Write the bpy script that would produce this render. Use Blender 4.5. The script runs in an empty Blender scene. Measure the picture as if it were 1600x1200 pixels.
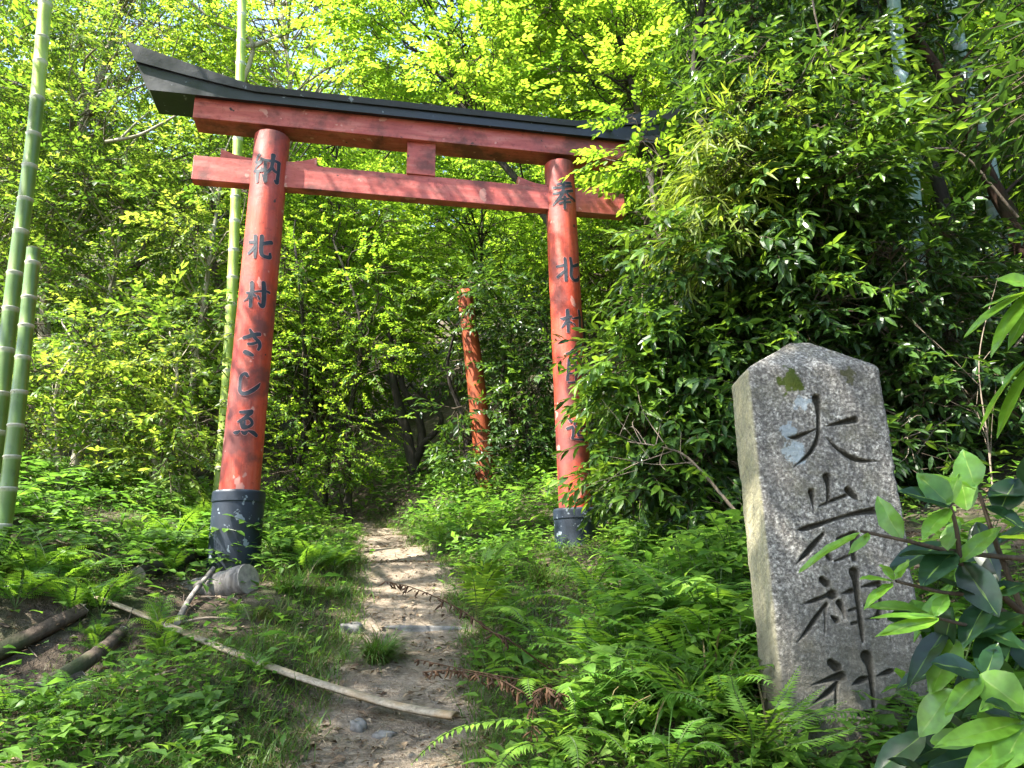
import bpy, bmesh, math, random
import numpy as np
from mathutils import Vector, Matrix, Euler

# ------------------------------------------------------------------ camera, world, sun, exposure
SC = bpy.context.scene
COL = SC.collection
EYE = 1.4
PITCH, ROLL, FPX = 0.2594, 0.0156, 1130.0
cam_data = bpy.data.cameras.new("camera")
cam = bpy.data.objects.new("camera", cam_data)
COL.objects.link(cam)
cam_data.sensor_width = 36.0
cam_data.lens = FPX / 1600.0 * 36.0
cam_data.clip_start = 0.05
cam_data.clip_end = 500.0
cam.matrix_world = Matrix.Translation((0, 0, EYE)) @ Matrix.Rotation(math.pi / 2 + PITCH, 4, 'X') @ Matrix.Rotation(-ROLL, 4, 'Z')
SC.camera = cam

SUN_TO = Vector((-0.50, -0.30, 0.81)).normalized()      # towards the sun
sun_el = math.asin(SUN_TO.z)
sun_az = math.atan2(SUN_TO.x, SUN_TO.y)
world = bpy.data.worlds.new("World")
SC.world = world
world.use_nodes = True
wn = world.node_tree.nodes
sky = wn.new("ShaderNodeTexSky")
sky.sky_type = 'NISHITA'
sky.sun_disc = False
sky.sun_elevation = sun_el
sky.sun_rotation = sun_az
sky.air_density = 1.0
sky.dust_density = 1.5
wn["Background"].inputs[1].default_value = 0.15
world.node_tree.links.new(sky.outputs[0], wn["Background"].inputs[0])
sun_data = bpy.data.lights.new("sun", 'SUN')
sun_data.energy = 5.0
sun_data.angle = math.radians(0.5)
sun_data.color = (1.0, 0.95, 0.85)
sun = bpy.data.objects.new("sun", sun_data)
sun.rotation_euler = SUN_TO.to_track_quat('Z', 'Y').to_euler()
sun.location = (-6, -4, 12)
COL.objects.link(sun)
SC.view_settings.view_transform = 'Standard'
SC.view_settings.look = 'None'
SC.view_settings.exposure = 2.4
SC.view_settings.gamma = 1.0
SC.cycles.max_bounces = 8
SC.cycles.diffuse_bounces = 4
SC.cycles.glossy_bounces = 2
SC.cycles.transmission_bounces = 4
SC.cycles.use_denoising = True
SC.cycles.caustics_reflective = False
SC.cycles.caustics_refractive = False

RNG = np.random.default_rng(7)

# ------------------------------------------------------------------ helpers
def ray(px, py):
    X, Y = (px - 800) / FPX, (600 - py) / FPX
    cr, sr = math.cos(ROLL), math.sin(ROLL)
    x, y = cr * X + sr * Y, -sr * X + cr * Y
    c, s = math.cos(PITCH), math.sin(PITCH)
    d = np.array([x, c - y * s, s + y * c])
    return d / d[1]

def at(px, py, y):                      # the point of the place seen at that pixel, y metres ahead
    return ray(px, py) * y + np.array([0, 0, EYE])

def sstep(a, b, x):
    t = np.clip((x - a) / (b - a), 0, 1)
    return t * t * (3 - 2 * t)

def path_x(y):
    return np.interp(y, [-5, 2.0, 2.8, 4.2, 5.6, 7.9, 9.5, 11, 14], [-0.2, -0.40, -0.46, -0.59, -0.86, -1.46, -2.2, -3.4, -6.0])

def path_w(y):
    return np.interp(y, [-5, 2.8, 4.2, 5.6, 7.9, 9, 11], [0.37, 0.37, 0.33, 0.33, 0.23, 0.20, 0.15])

def gz(x, y):                           # height of the ground
    x = np.asarray(x, float); y = np.asarray(y, float)
    p = np.interp(y, [-30, -4, 0, 5.5, 9, 12, 18, 28, 60, 120], [-3, -1.0, 0, 1.485, 2.06, 2.6, 4.4, 9.5, 32, 45])
    xp, w = path_x(y), path_w(y)
    dr = x - (xp + w)
    dl = (xp - w) - x
    rf = np.interp(y, [0, 3.6, 4.9, 6.1, 7.6, 20], [1, 1, .25, .25, 1.25, 1.25])
    right = rf * 0.30 * sstep(0.0, 0.75, dr) + 0.22 * np.clip(dr - 0.8, 0, 3) + 0.42 * np.clip(dr - 3.8, 0, 30)
    left = (0.10 * sstep(0.0, 0.5, dl) + 0.21 * np.clip(dl - 0.8, 0, 4) + 0.34 * np.clip(dl - 4.8, 0, 30)) * sstep(2.0, 4.2, y)
    hollow = -0.16 * np.exp(-(((x + 2.35) / 0.45) ** 2 + ((y - 3.45) / 0.35) ** 2))
    off = sstep(-0.05, 0.3, np.maximum(dr, dl))
    n = (np.sin(x * 3.1 + 1.3 * np.sin(y * 2.3)) * np.sin(y * 2.7 + 0.8) * 0.028
         + np.sin(x * 7.3 + y * 2.1) * np.sin(y * 6.1 - x * 1.7) * 0.012) * (0.35 + off)
    foot = 0.02 * np.cos(y * 2 * math.pi / 0.9) * (1 - off)
    return p + right + left + hollow + n + foot

def on_ground(px, py):                  # where the sight line meets the ground
    d = ray(px, py)
    ys = np.linspace(1.2, 25, 2400)
    g = gz(d[0] * ys, ys) - (EYE + d[2] * ys)
    k = np.argmax(g > 0) if (g > 0).any() else len(ys) - 1
    y = ys[k]
    return np.array([d[0] * y, y, float(gz(d[0] * y, y))])

class Geo:
    def __init__(self):
        self.V, self.F, self.T, self.n = [], [], [], 0
    def add(self, V, F, mat=0, tone=0.5):
        V = np.asarray(V, float).reshape(-1, 3)
        if not isinstance(F, list): F = [(F, mat)]
        else: F = [(f, mat) if not isinstance(f, tuple) else f for f in F]
        for f, m in F:
            f = np.asarray(f, np.int64)
            if len(f): self.F.append((f + self.n, m))
        self.V.append(V)
        self.T.append(np.broadcast_to(np.asarray(tone, float), (len(V),)).copy())
        self.n += len(V)
    def mesh(self, name, mats, smooth=False):
        me = bpy.data.meshes.new(name)
        V = np.concatenate(self.V)
        loops = np.concatenate([f.ravel() for f, m in self.F])
        tot = np.concatenate([np.full(len(f), f.shape[1]) for f, m in self.F])
        mi = np.concatenate([np.full(len(f), m) for f, m in self.F])
        start = np.concatenate([[0], np.cumsum(tot)[:-1]])
        me.vertices.add(len(V)); me.vertices.foreach_set("co", V.astype(np.float32).ravel())
        me.loops.add(len(loops)); me.loops.foreach_set("vertex_index", loops.astype(np.int32))
        me.polygons.add(len(tot))
        me.polygons.foreach_set("loop_start", start.astype(np.int32))
        me.polygons.foreach_set("loop_total", tot.astype(np.int32))
        me.polygons.foreach_set("material_index", mi.astype(np.int32))
        me.polygons.foreach_set("use_smooth", np.full(len(tot), smooth, bool))
        for m in mats: me.materials.append(m)
        a = me.attributes.new("tone", 'FLOAT', 'POINT')
        a.data.foreach_set("value", np.concatenate(self.T).astype(np.float32))
        me.update(calc_edges=True)
        me.validate()
        return me
    def build(self, name, mats, parent=None, smooth=False, loc=None):
        o = bpy.data.objects.new(name, self.mesh(name, mats, smooth))
        COL.objects.link(o)
        if parent is not None: o.parent = parent
        if loc is not None: o.location = loc
        return o

def tag(o, label=None, cat=None, group=None, kind=None):
    if label: o["label"] = label
    if cat: o["category"] = cat
    if group: o["group"] = group
    if kind: o["kind"] = kind
    return o

def thing(name, label, cat, loc=(0, 0, 0), rz=0.0, group=None):
    o = bpy.data.objects.new(name, None)
    o.empty_display_size = 0.1
    o.location = loc
    o.rotation_euler = (0, 0, rz)
    COL.objects.link(o)
    return tag(o, label, cat, group)

def copy_thing(o, loc, rz=0.0, s=1.0, label=None, group=None, tilt=(0, 0)):
    c = o.copy(); COL.objects.link(c)
    c.location = loc; c.rotation_euler = (tilt[0], tilt[1], rz); c.scale = (s, s, s)
    if label: c["label"] = label
    if group: c["group"] = group
    for ch in o.children:
        d = ch.copy(); COL.objects.link(d); d.parent = c
        for g in ch.children:
            e = g.copy(); COL.objects.link(e); e.parent = d
    return c

def spline(P, n):                       # smooth curve through points
    P = np.asarray(P, float)
    if len(P) < 3:
        t = np.linspace(0, 1, n)[:, None]
        return P[0] * (1 - t) + P[-1] * t
    Q = np.vstack([2 * P[0] - P[1], P, 2 * P[-1] - P[-2]])
    k = len(P) - 1
    s = np.linspace(0, k - 1e-9, n); i = s.astype(int); u = (s - i)[:, None]
    a, b, c, d = Q[i], Q[i + 1], Q[i + 2], Q[i + 3]
    return 0.5 * (2 * b + (c - a) * u + (2 * a - 5 * b + 4 * c - d) * u ** 2 + (3 * b - a - 3 * c + d) * u ** 3)

def tube(geo, P, R, sides=6, mat=0, tone=0.5, caps=False, rough=0.0, rng=None):
    P = np.asarray(P, float); n = len(P)
    R = np.broadcast_to(np.asarray(R, float), (n,))
    T = np.gradient(P, axis=0); T /= np.linalg.norm(T, axis=1)[:, None] + 1e-9
    ref = np.array([0, 0, 1.0]) if abs(T[:, 2].mean()) < 0.8 else np.array([0, 1.0, 0])
    A = np.cross(T, ref); A /= np.linalg.norm(A, axis=1)[:, None] + 1e-9
    B = np.cross(A, T)
    th = np.arange(sides) * 2 * math.pi / sides
    rr = R[:, None] * np.ones((n, sides))
    if rough and rng is not None: rr = rr * (1 + rng.normal(0, rough, (n, sides)))
    V = P[:, None] + rr[..., None] * (np.cos(th)[None, :, None] * A[:, None] - np.sin(th)[None, :, None] * B[:, None])
    i = np.arange(n - 1)[:, None] * sides; j = np.arange(sides)[None]; jn = (j + 1) % sides
    F = np.stack([i + j, i + jn, i + sides + jn, i + sides + j], -1).reshape(-1, 4)
    V = V.reshape(-1, 3)
    tone = np.repeat(np.broadcast_to(np.asarray(tone, float), (n,)), sides)
    Fl = [(F, mat)]
    if caps:
        V = np.vstack([V, P[0], P[-1]]); tone = np.r_[tone, tone[0], tone[-1]]
        a = n * sides; k = np.arange(sides); kn = (k + 1) % sides
        Fl.append((np.stack([np.full(sides, a), kn, k], -1), caps if isinstance(caps, int) and caps is not True else mat))
        b = (n - 1) * sides
        Fl.append((np.stack([np.full(sides, a + 1), b + k, b + kn], -1), caps if isinstance(caps, int) and caps is not True else mat))
    geo.add(V, Fl, mat, tone)

def box(geo, lo, hi, mat=0, bev=0.006, fn=None, cuts=(1, 1, 1)):
    lo, hi = np.array(lo, float), np.array(hi, float)
    bm = bmesh.new()
    bmesh.ops.create_cube(bm, size=1.0)
    for v in bm.verts: v.co = Vector(tuple((lo + hi) / 2 + np.array(v.co) * (hi - lo)))
    if bev: bmesh.ops.bevel(bm, geom=bm.edges[:], offset=bev, segments=2, affect='EDGES', profile=0.6)
    if fn:
        for v in bm.verts: v.co = Vector(tuple(fn(np.array(v.co))))
    bm.verts.index_update()
    V = np.array([v.co[:] for v in bm.verts])
    by = {}
    for f in bm.faces: by.setdefault(len(f.verts), []).append([v.index for v in f.verts])
    geo.add(V, [(np.array(a), mat) for a in by.values()], mat)
    bm.free()

def norm(a):
    return a / (np.linalg.norm(a, axis=-1, keepdims=True) + 1e-9)

def frames(d, up):                      # matrices whose local y is d and local z is near up
    d = norm(d); z = norm(up - d * (d * up).sum(-1, keepdims=True)); x = np.cross(d, z)
    return np.stack([x, d, z], -1)

# ------------------------------------------------------------------ leaves and sprays
def leaf(L, W, rows=(0.45,), peak=0.4, fold=0.25, droop=0.15, ribs=False):
    a = 1.0; b = a * (1 - peak) / peak
    m = peak ** a * (1 - peak) ** b
    V, F, M = [[0, 0, 0]], [], []
    cols = (-1, -0.035, 0.035, 1) if ribs else (-1, 0, 1)
    k = len(cols)
    for t in rows:
        w = W / 2 * (t ** a * (1 - t) ** b / m) ** 0.8
        for c in cols:
            V.append([c * w, t * L, abs(c) * w * fold - droop * L * t * t])
    V.append([0, L, -droop * L])
    tip = len(V) - 1
    T, Q, RB = [], [], []
    for c in range(k - 1):
        T.append([0, 2 + c, 1 + c]) ; T.append([tip, tip - k + c, tip - k + c + 1])
        for r in range(len(rows) - 1):
            a0 = 1 + r * k + c
            q = [a0, a0 + 1, a0 + 1 + k, a0 + k]
            (RB if ribs and c == 1 else Q).append(q)
    out = [(np.array(T), 0)]
    if Q: out.append((np.array(Q), 0))
    if RB: out.append((np.array(RB), 2))
    return np.array(V, float), out

def rot(axis, a):
    return np.array(Matrix.Rotation(a, 3, axis))

def spray(rng, L, n, lf, ang=0.95, jit=0.2, twig=0.0025, size=(0.75, 1.0), sides=1.0, young=0.25, droop=0.15):
    """a twig along +y with n alternate leaves and a terminal one"""
    g = Geo()
    lv, lF = lf
    ts = np.linspace(0.12, 0.97, n)
    for j, t in enumerate(list(ts) + [1.0]):
        last = j == n
        sgn = 1 if j % 2 else -1
        a = 0 if last else sgn * (ang * (1 - 0.3 * t) + rng.normal(0, jit * 0.7))
        R = rot('Z', -a) @ rot('Y', rng.normal(0, jit) + sgn * 0.15) @ rot('X', rng.normal(-0.1, jit))
        s = rng.uniform(*size) * (1.0 - 0.25 * abs(t - 0.55))
        p = np.array([0, t * L, -droop * L * t * t])
        g.add((lv * s) @ R.T + p, lF, 0, np.clip(0.42 + rng.normal(0, 0.13) + young * (t > 0.8), 0, 1))
    if twig:
        P = np.array([[0, -0.1 * L, 0], [0, 0.5 * L, -droop * L * 0.25], [0, L, -droop * L]])
        tube(g, P, [twig, twig * 0.8, twig * 0.4], 3, 1, 0.5)
    return pack(g)

def pack(g):
    return dict(V=np.concatenate(g.V), F=g.F, T=np.concatenate(g.T))

def scatter(geo, tpls, rng, P, M, S, tone):
    """copies of the templates into one mesh"""
    which = rng.integers(0, len(tpls), len(P))
    for k, t in enumerate(tpls):
        idx = np.nonzero(which == k)[0]
        if not len(idx): continue
        V = np.einsum('nij,vj->nvi', M[idx] * S[idx, None, None], t['V']) + P[idx, None]
        nv = len(t['V'])
        T = np.clip(t['T'][None] + tone[idx, None], 0, 1).ravel()
        Fl = [((f[None] + (np.arange(len(idx)) * nv)[:, None, None]).reshape(-1, f.shape[1]), m) for f, m in t['F']]
        geo.add(V.reshape(-1, 3), Fl, 0, T)

def crown(geo, rng, clumps, tpls, per, axis, flat=0.5, droop=0.1, tsd=0.1, scale=(0.8, 1.2), inner=0.35, twigs=0.35, tone0=0.0):
    """sprays of leaves clustered round clump centres, twigs reaching back to each centre"""
    clumps = np.asarray(clumps, float)
    C, R = clumps[:, :3], clumps[:, 3]
    n = np.maximum(2, (per * (R / R.mean()) ** 2).astype(int))
    idx = np.repeat(np.arange(len(C)), n)
    u = norm(rng.normal(0, 1, (len(idx), 3))); u[:, 2] *= 0.7
    P = C[idx] + u * (R[idx] * rng.uniform(inner, 1.0, len(idx)) ** 0.8)[:, None]
    out = C[idx] - axis(C[idx])
    d = norm(norm(out) * 0.6 + u * 0.9 + rng.normal(0, 0.35, u.shape))
    d[:, 2] = d[:, 2] * flat - droop
    up = np.array([0, 0, 1.0]) + rng.normal(0, 0.3, d.shape)
    tone = rng.normal(0, tsd, len(C))[idx] + rng.normal(0, tsd * 0.5, len(idx)) + tone0
    scatter(geo, tpls, rng, P, frames(d, up), rng.uniform(*scale, len(idx)), tone)
    for i in np.nonzero(rng.random(len(idx)) < twigs)[0]:
        a, b = C[idx[i]], P[i]
        m = (a + b) / 2 + rng.normal(0, 0.05, 3)
        tube(geo, [a, m, b], [0.007, 0.005, 0.003], 3, 1, 0.5)

def limbs(geo, rng, trunk, clumps, r, sides=5, frac=1.0, rise=0.25):
    trunk = np.asarray(trunk)
    for c in np.asarray(clumps):
        if rng.random() > frac: continue
        zt = c[2] - rise * np.linalg.norm(c[:2] - trunk[-1][:2]) - rng.uniform(0.1, 0.5)
        k = int(np.argmin(np.abs(trunk[:, 2] - zt)))
        a = trunk[k]
        L = np.linalg.norm(c[:3] - a)
        m1 = a * 0.62 + c[:3] * 0.38 + rng.normal(0, 0.07 * L, 3) * [1, 1, .7] + [0, 0, .05 * L]
        m2 = a * 0.28 + c[:3] * 0.72 + rng.normal(0, 0.06 * L, 3)
        rr = r * rng.uniform(0.5, 1.0) * min(1.0, 0.35 + L / 3)
        tube(geo, spline([a, m1, m2, c[:3]], 9), np.linspace(rr, rr * 0.22, 9), sides, 0, 0.5, rough=0.06, rng=rng)

def blob(rng, n, c, rad, r=(0.35, 0.6), shell=0.45):
    u = norm(rng.normal(0, 1, (n, 3))) * (rng.uniform(shell ** 3, 1, n) ** (1 / 3))[:, None]
    return np.c_[np.asarray(c) + u * np.asarray(rad), rng.uniform(*r, n)]

# ------------------------------------------------------------------ materials
def mat(name):
    m = bpy.data.materials.new(name); m.use_nodes = True
    nt = m.node_tree; nt.nodes.clear()
    out = nt.nodes.new("ShaderNodeOutputMaterial")
    return m, nt, out

def N(nt, typ, ins=None, **kw):
    n = nt.nodes.new(typ)
    for k, v in kw.items(): setattr(n, k, v)
    for k, v in (ins or {}).items():
        if isinstance(v, bpy.types.NodeSocket): nt.links.new(v, n.inputs[k])
        else: n.inputs[k].default_value = v
    return n

def ramp(nt, fac, stops, interp='LINEAR'):
    r = nt.nodes.new("ShaderNodeValToRGB"); r.color_ramp.interpolation = interp
    e = r.color_ramp.elements
    while len(e) < len(stops): e.new(0.5)
    for k, (p, c) in enumerate(stops):
        e[k].position = p
        e[k].color = (c[0], c[1], c[2], 1) if not isinstance(c, (int, float)) else (c, c, c, 1)
    nt.links.new(fac, r.inputs[0])
    return r.outputs[0]

def mixc(nt, fac, a, b, mode='MIX'):
    n = nt.nodes.new("ShaderNodeMix"); n.data_type = 'RGBA'; n.blend_type = mode
    for s, v in ((n.inputs[0], fac), (n.inputs[6], a), (n.inputs[7], b)):
        if isinstance(v, bpy.types.NodeSocket): nt.links.new(v, s)
        else: s.default_value = v if isinstance(v, (int, float)) else (v[0], v[1], v[2], 1)
    return n.outputs[2]

def noise(nt, vec, scale, detail=4, rough=0.55):
    return N(nt, "ShaderNodeTexNoise", {"Vector": vec, "Scale": scale, "Detail": detail, "Roughness": rough}).outputs[0]

def coords(nt, kind="Object", scale=None):
    c = nt.nodes.new("ShaderNodeTexCoord").outputs[kind]
    if scale is not None:
        c = N(nt, "ShaderNodeMapping", {"Vector": c, "Scale": scale}).outputs[0]
    return c

def pbsdf(nt, out, col, rough=0.6, spec=0.4, bump=None, dist=0.01, strength=0.5):
    p = nt.nodes.new("ShaderNodeBsdfPrincipled")
    for s, v in ((p.inputs["Base Color"], col), (p.inputs["Roughness"], rough), (p.inputs["Specular IOR Level"], spec)):
        if isinstance(v, bpy.types.NodeSocket): nt.links.new(v, s)
        else: s.default_value = v if isinstance(v, (int, float)) else (v[0], v[1], v[2], 1)
    if bump is not None:
        b = N(nt, "ShaderNodeBump", {"Height": bump, "Distance": dist, "Strength": strength})
        nt.links.new(b.outputs[0], p.inputs["Normal"])
    if out is not None: nt.links.new(p.outputs[0], out.inputs[0])
    return p

def leaf_mat(name, stops, trans, tw=0.4, rough=0.45, spec=0.4):
    """leaf: reflecting upper side plus light let through; tone per leaf picks the colour"""
    m, nt, out = mat(name)
    t = N(nt, "ShaderNodeAttribute", attribute_name="tone").outputs["Fac"]
    mott = ramp(nt, noise(nt, coords(nt), 75, 2, .6), [(.35, .72), (.65, 1.15)])
    p = pbsdf(nt, None, mixc(nt, 1.0, ramp(nt, t, stops), mott, 'MULTIPLY'), rough, spec)
    tr = N(nt, "ShaderNodeBsdfTranslucent", {"Color": ramp(nt, t, trans)})
    mx = N(nt, "ShaderNodeMixShader", {0: tw, 1: p.outputs[0], 2: tr.outputs[0]})
    nt.links.new(mx.outputs[0], out.inputs[0])
    return m

def bark_mat(name, a, b, scale=18.0, stretch=0.25, moss=None):
    m, nt, out = mat(name)
    v = coords(nt, "Object", (1, 1, stretch))
    n1 = noise(nt, v, scale, 6, 0.65)
    c = ramp(nt, n1, [(0.32, a), (0.68, b)])
    if moss:
        n2 = noise(nt, coords(nt), 2.2, 4)
        c = mixc(nt, ramp(nt, n2, [(0.5, 0.0), (0.66, 0.85)]), c, moss)
    pbsdf(nt, out, c, 0.85, 0.2, n1, 0.02, 0.6)
    return m

M = {}
M['bright'] = leaf_mat("bright_leaf", [(0, (.040, .105, .012)), (.5, (.085, .19, .018)), (1, (.16, .28, .025))],
                       [(0, (.14, .30, .02)), (.5, (.30, .50, .03)), (1, (.50, .66, .05))], 0.5, 0.5, 0.3)
M['small'] = leaf_mat("small_leaf", [(0, (.030, .075, .014)), (.5, (.066, .140, .020)), (1, (.15, .22, .030))],
                      [(0, (.08, .18, .015)), (.5, (.22, .37, .03)), (1, (.46, .56, .06))], 0.45, 0.45, 0.35)
M['evergreen'] = leaf_mat("evergreen_leaf", [(0, (.016, .040, .012)), (.45, (.030, .072, .016)), (.75, (.065, .135, .018)), (1, (.12, .22, .022))],
                          [(0, (.04, .10, .012)), (.45, (.08, .17, .018)), (.75, (.2, .36, .025)), (1, (.36, .56, .04))], 0.3, 0.36, 0.38)
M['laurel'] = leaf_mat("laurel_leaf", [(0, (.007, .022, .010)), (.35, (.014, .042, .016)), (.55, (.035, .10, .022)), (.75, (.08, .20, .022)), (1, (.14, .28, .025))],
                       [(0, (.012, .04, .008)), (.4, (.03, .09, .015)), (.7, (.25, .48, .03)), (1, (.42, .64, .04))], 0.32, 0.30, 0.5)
M['rib'] = leaf_mat("leaf_rib", [(0, (.05, .10, .03)), (1, (.22, .36, .06))], [(0, (.05, .12, .02)), (1, (.35, .5, .06))], 0.3, 0.4, 0.4)
M['sasa'] = leaf_mat("bamboo_grass_leaf", [(0, (.07, .10, .015)), (.5, (.12, .17, .022)), (1, (.2, .23, .04))],
                     [(0, (.14, .25, .02)), (.5, (.3, .42, .03)), (1, (.45, .5, .06))], 0.4, 0.5, 0.3)
M['herb'] = leaf_mat("herb_leaf", [(0, (.038, .092, .016)), (.5, (.078, .168, .020)), (1, (.15, .26, .028))],
                     [(0, (.08, .2, .03)), (.5, (.18, .4, .04)), (1, (.36, .58, .06))], 0.4, 0.5, 0.35)
M['fern'] = leaf_mat("fern_leaf", [(0, (.035, .10, .02)), (.5, (.075, .18, .025)), (1, (.16, .28, .035))],
                     [(0, (.10, .25, .02)), (.5, (.25, .46, .03)), (1, (.45, .62, .05))], 0.4, 0.5, 0.3)
M['grass'] = leaf_mat("grass_blade", [(0, (.16, .13, .06)), (.25, (.08, .13, .03)), (.6, (.06, .14, .022)), (1, (.12, .22, .03))],
                      [(0, (.1, .1, .03)), (.5, (.15, .32, .03)), (1, (.3, .48, .05))], 0.35, 0.5, 0.3)
M['dead'] = leaf_mat("dead_leaf", [(0, (.06, .036, .022)), (.5, (.17, .115, .07)), (1, (.36, .29, .20))],
                     [(0, (.05, .03, .01)), (1, (.2, .14, .07))], 0.15, 0.7, 0.2)
M['brownfern'] = leaf_mat("dried_fern_leaf", [(0, (.035, .02, .012)), (1, (.12, .065, .035))], [(0, (.04, .02, .01)), (1, (.12, .06, .03))], 0.2, 0.7, 0.2)
M['twig'] = bark_mat("twig_bark", (.035, .026, .018), (.10, .078, .055), 40)
M['stem'] = leaf_mat("green_stem", [(0, (.04, .07, .02)), (1, (.10, .16, .04))], [(0, (.05, .1, .02)), (1, (.1, .2, .03))], 0.1, 0.5, 0.3)
M['bark'] = bark_mat("brown_bark", (.045, .034, .025), (.13, .10, .075), 16, .22, (.05, .06, .02))
M['palebark'] = bark_mat("pale_bark", (.20, .17, .12), (.42, .38, .29), 12, .3, (.13, .14, .06))
M['darkbark'] = bark_mat("dark_bark", (.020, .017, .014), (.06, .05, .042), 18, .25, (.03, .04, .015))
M['redbark'] = bark_mat("red_brown_bark", (.022, .014, .010), (.085, .05, .034), 22, .3, (.03, .035, .015))
M['log'] = bark_mat("weathered_wood", (.08, .072, .064), (.24, .22, .20), 30, .12)
M['oldwood'] = bark_mat("rotten_wood", (.028, .021, .016), (.12, .09, .068), 26, .2, (.04, .055, .02))

# ------------------------------------------------------------------ ground
def ground_material():
    m, nt, out = mat("forest_floor")
    v = coords(nt, "Object")
    p = N(nt, "ShaderNodeAttribute", attribute_name="tone").outputs["Fac"]
    n1 = noise(nt, v, 2.5, 5); n2 = noise(nt, v, 22, 5, .7); n3 = noise(nt, v, 90, 3, .7)
    straw = N(nt, "ShaderNodeTexVoronoi", {"Vector": N(nt, "ShaderNodeMapping", {"Vector": v, "Scale": (14, 60, 30), "Rotation": (0, 0, .6)}).outputs[0], "Scale": 1.0}).outputs["Distance"]
    earth = ramp(nt, n2, [(.3, (.045, .033, .024)), (.55, (.10, .078, .058)), (.75, (.17, .14, .105))])
    soil = mixc(nt, ramp(nt, n1, [(.45, 0.), (.65, .8)]), earth, (.035, .055, .016))
    dry = ramp(nt, n2, [(.3, (.13, .10, .072)), (.55, (.235, .19, .142)), (.8, (.35, .295, .225))])
    dry = mixc(nt, ramp(nt, straw, [(.12, .55), (.3, 0.)]), dry, (.42, .36, .28))
    dry = mixc(nt, ramp(nt, n1, [(.55, 0.), (.75, .5)]), dry, (.10, .11, .045))
    edge = ramp(nt, N(nt, "ShaderNodeMath", {0: p, 1: N(nt, "ShaderNodeMath", {0: n2, 1: .45}, operation='MULTIPLY').outputs[0]}, operation='ADD').outputs[0], [(.45, 0.), (.85, 1.)])
    c = mixc(nt, edge, soil, dry)
    h = N(nt, "ShaderNodeMath", {0: n2, 1: n3}, operation='ADD').outputs[0]
    pbsdf(nt, out, c, .92, .15, h, .025, .8)
    return m

def axis_samples(knots):
    out = []
    for a, b, s in knots: out.append(np.arange(a, b, s))
    return np.unique(np.round(np.concatenate(out), 4))

xs = axis_samples([(-90, -20, 5), (-20, -6, 1), (-6, -3, .16), (-3, 2.2, .05), (2.2, 6, .16), (6, 20, 1), (20, 91, 5)])
ys = axis_samples([(-40, -4, 4), (-4, 1.5, .5), (1.5, 7, .05), (7, 14, .16), (14, 30, 1), (30, 121, 6)])
X, Y = np.meshgrid(xs, ys)
Z = gz(X, Y)
g = Geo()
nx = len(xs)
ii = np.arange(len(ys) - 1)[:, None] * nx + np.arange(nx - 1)[None]
F = np.stack([ii, ii + 1, ii + nx + 1, ii + nx], -1).reshape(-1, 4)
pm = sstep(.14, -.10, np.abs(X - path_x(Y)) - path_w(Y)) * sstep(13, 10, Y)
g.add(np.stack([X, Y, Z], -1).reshape(-1, 3), F, 0, pm.ravel())
tag(g.build("ground", [ground_material()], smooth=True), kind="structure")

# ------------------------------------------------------------------ torii gate
def red_material(name, horizontal):
    m, nt, out = mat(name)
    v = coords(nt, "Object")
    sv = N(nt, "ShaderNodeMapping", {"Vector": v, "Scale": (1.2, 8, 8) if horizontal else (9, 9, .9)}).outputs[0]
    n1 = noise(nt, sv, 2.2, 6, .6); n2 = noise(nt, v, 3.4, 5, .6); n3 = noise(nt, v, 26, 4, .65)
    n4 = noise(nt, N(nt, "ShaderNodeMapping", {"Vector": v, "Location": (3, 7, 1)}).outputs[0], 7.5, 3, .5)
    if horizontal: a, b, c = (.30, .050, .042), (.46, .100, .082), (.56, .20, .165)
    else: a, b, c = (.32, .035, .017), (.48, .062, .030), (.53, .12, .075)
    col = ramp(nt, n1, [(.28, a), (.5, b), (.75, c)])
    fade = noise(nt, N(nt, "ShaderNodeMapping", {"Vector": v, "Location": (9, 2, 4), "Scale": (1, 1, .6)}).outputs[0], 1.7, 6, .65)
    col = mixc(nt, ramp(nt, fade, [(.50, 0.), (.66, .65)]), col, (.30, .075, .075))
    col = mixc(nt, ramp(nt, n2, [(.48, 0.), (.62, .82)]), col, (.11, .038, .034))
    col = mixc(nt, ramp(nt, n3, [(.56, 0.), (.70, .5)]), col, (.15, .022, .014))
    grain = noise(nt, N(nt, "ShaderNodeMapping", {"Vector": v, "Scale": (2, 60, 60) if horizontal else (70, 70, 2)}).outputs[0], 1.0, 4, .7)
    col = mixc(nt, ramp(nt, grain, [(.60, 0.), (.72, .45)]), col, (.10, .02, .015))
    chip = ramp(nt, n4, [(.668, 0.), (.69, .8)])
    col = mixc(nt, chip, col, (.56, .27, .22))
    hole = ramp(nt, noise(nt, v, 15, 3, .6), [(.70, 0.), (.715, 1.)])
    col = mixc(nt, hole, col, (.05, .028, .024))
    h = N(nt, "ShaderNodeMath", {0: n3, 1: n1}, operation='ADD').outputs[0]
    pbsdf(nt, out, col, ramp(nt, n2, [(.3, .38), (.7, .62)]), .4, h, .004, .5)
    return m

def black_material(name, col, rough, chips):
    m, nt, out = mat(name)
    v = coords(nt, "Object")
    n1 = noise(nt, v, 5, 5); n2 = noise(nt, v, 24, 4, .6)
    c = ramp(nt, n1, [(.3, tuple(k * .65 for k in col)), (.7, tuple(k * 1.7 for k in col))])
    c = mixc(nt, ramp(nt, noise(nt, v, 11, 3, .6), [(chips, 0.), (chips + .02, .8)]), c, (.22, .26, .29))
    pbsdf(nt, out, c, ramp(nt, n1, [(.3, rough), (.7, rough + .2)]), .5, n2, .003, .4)
    return m

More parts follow.
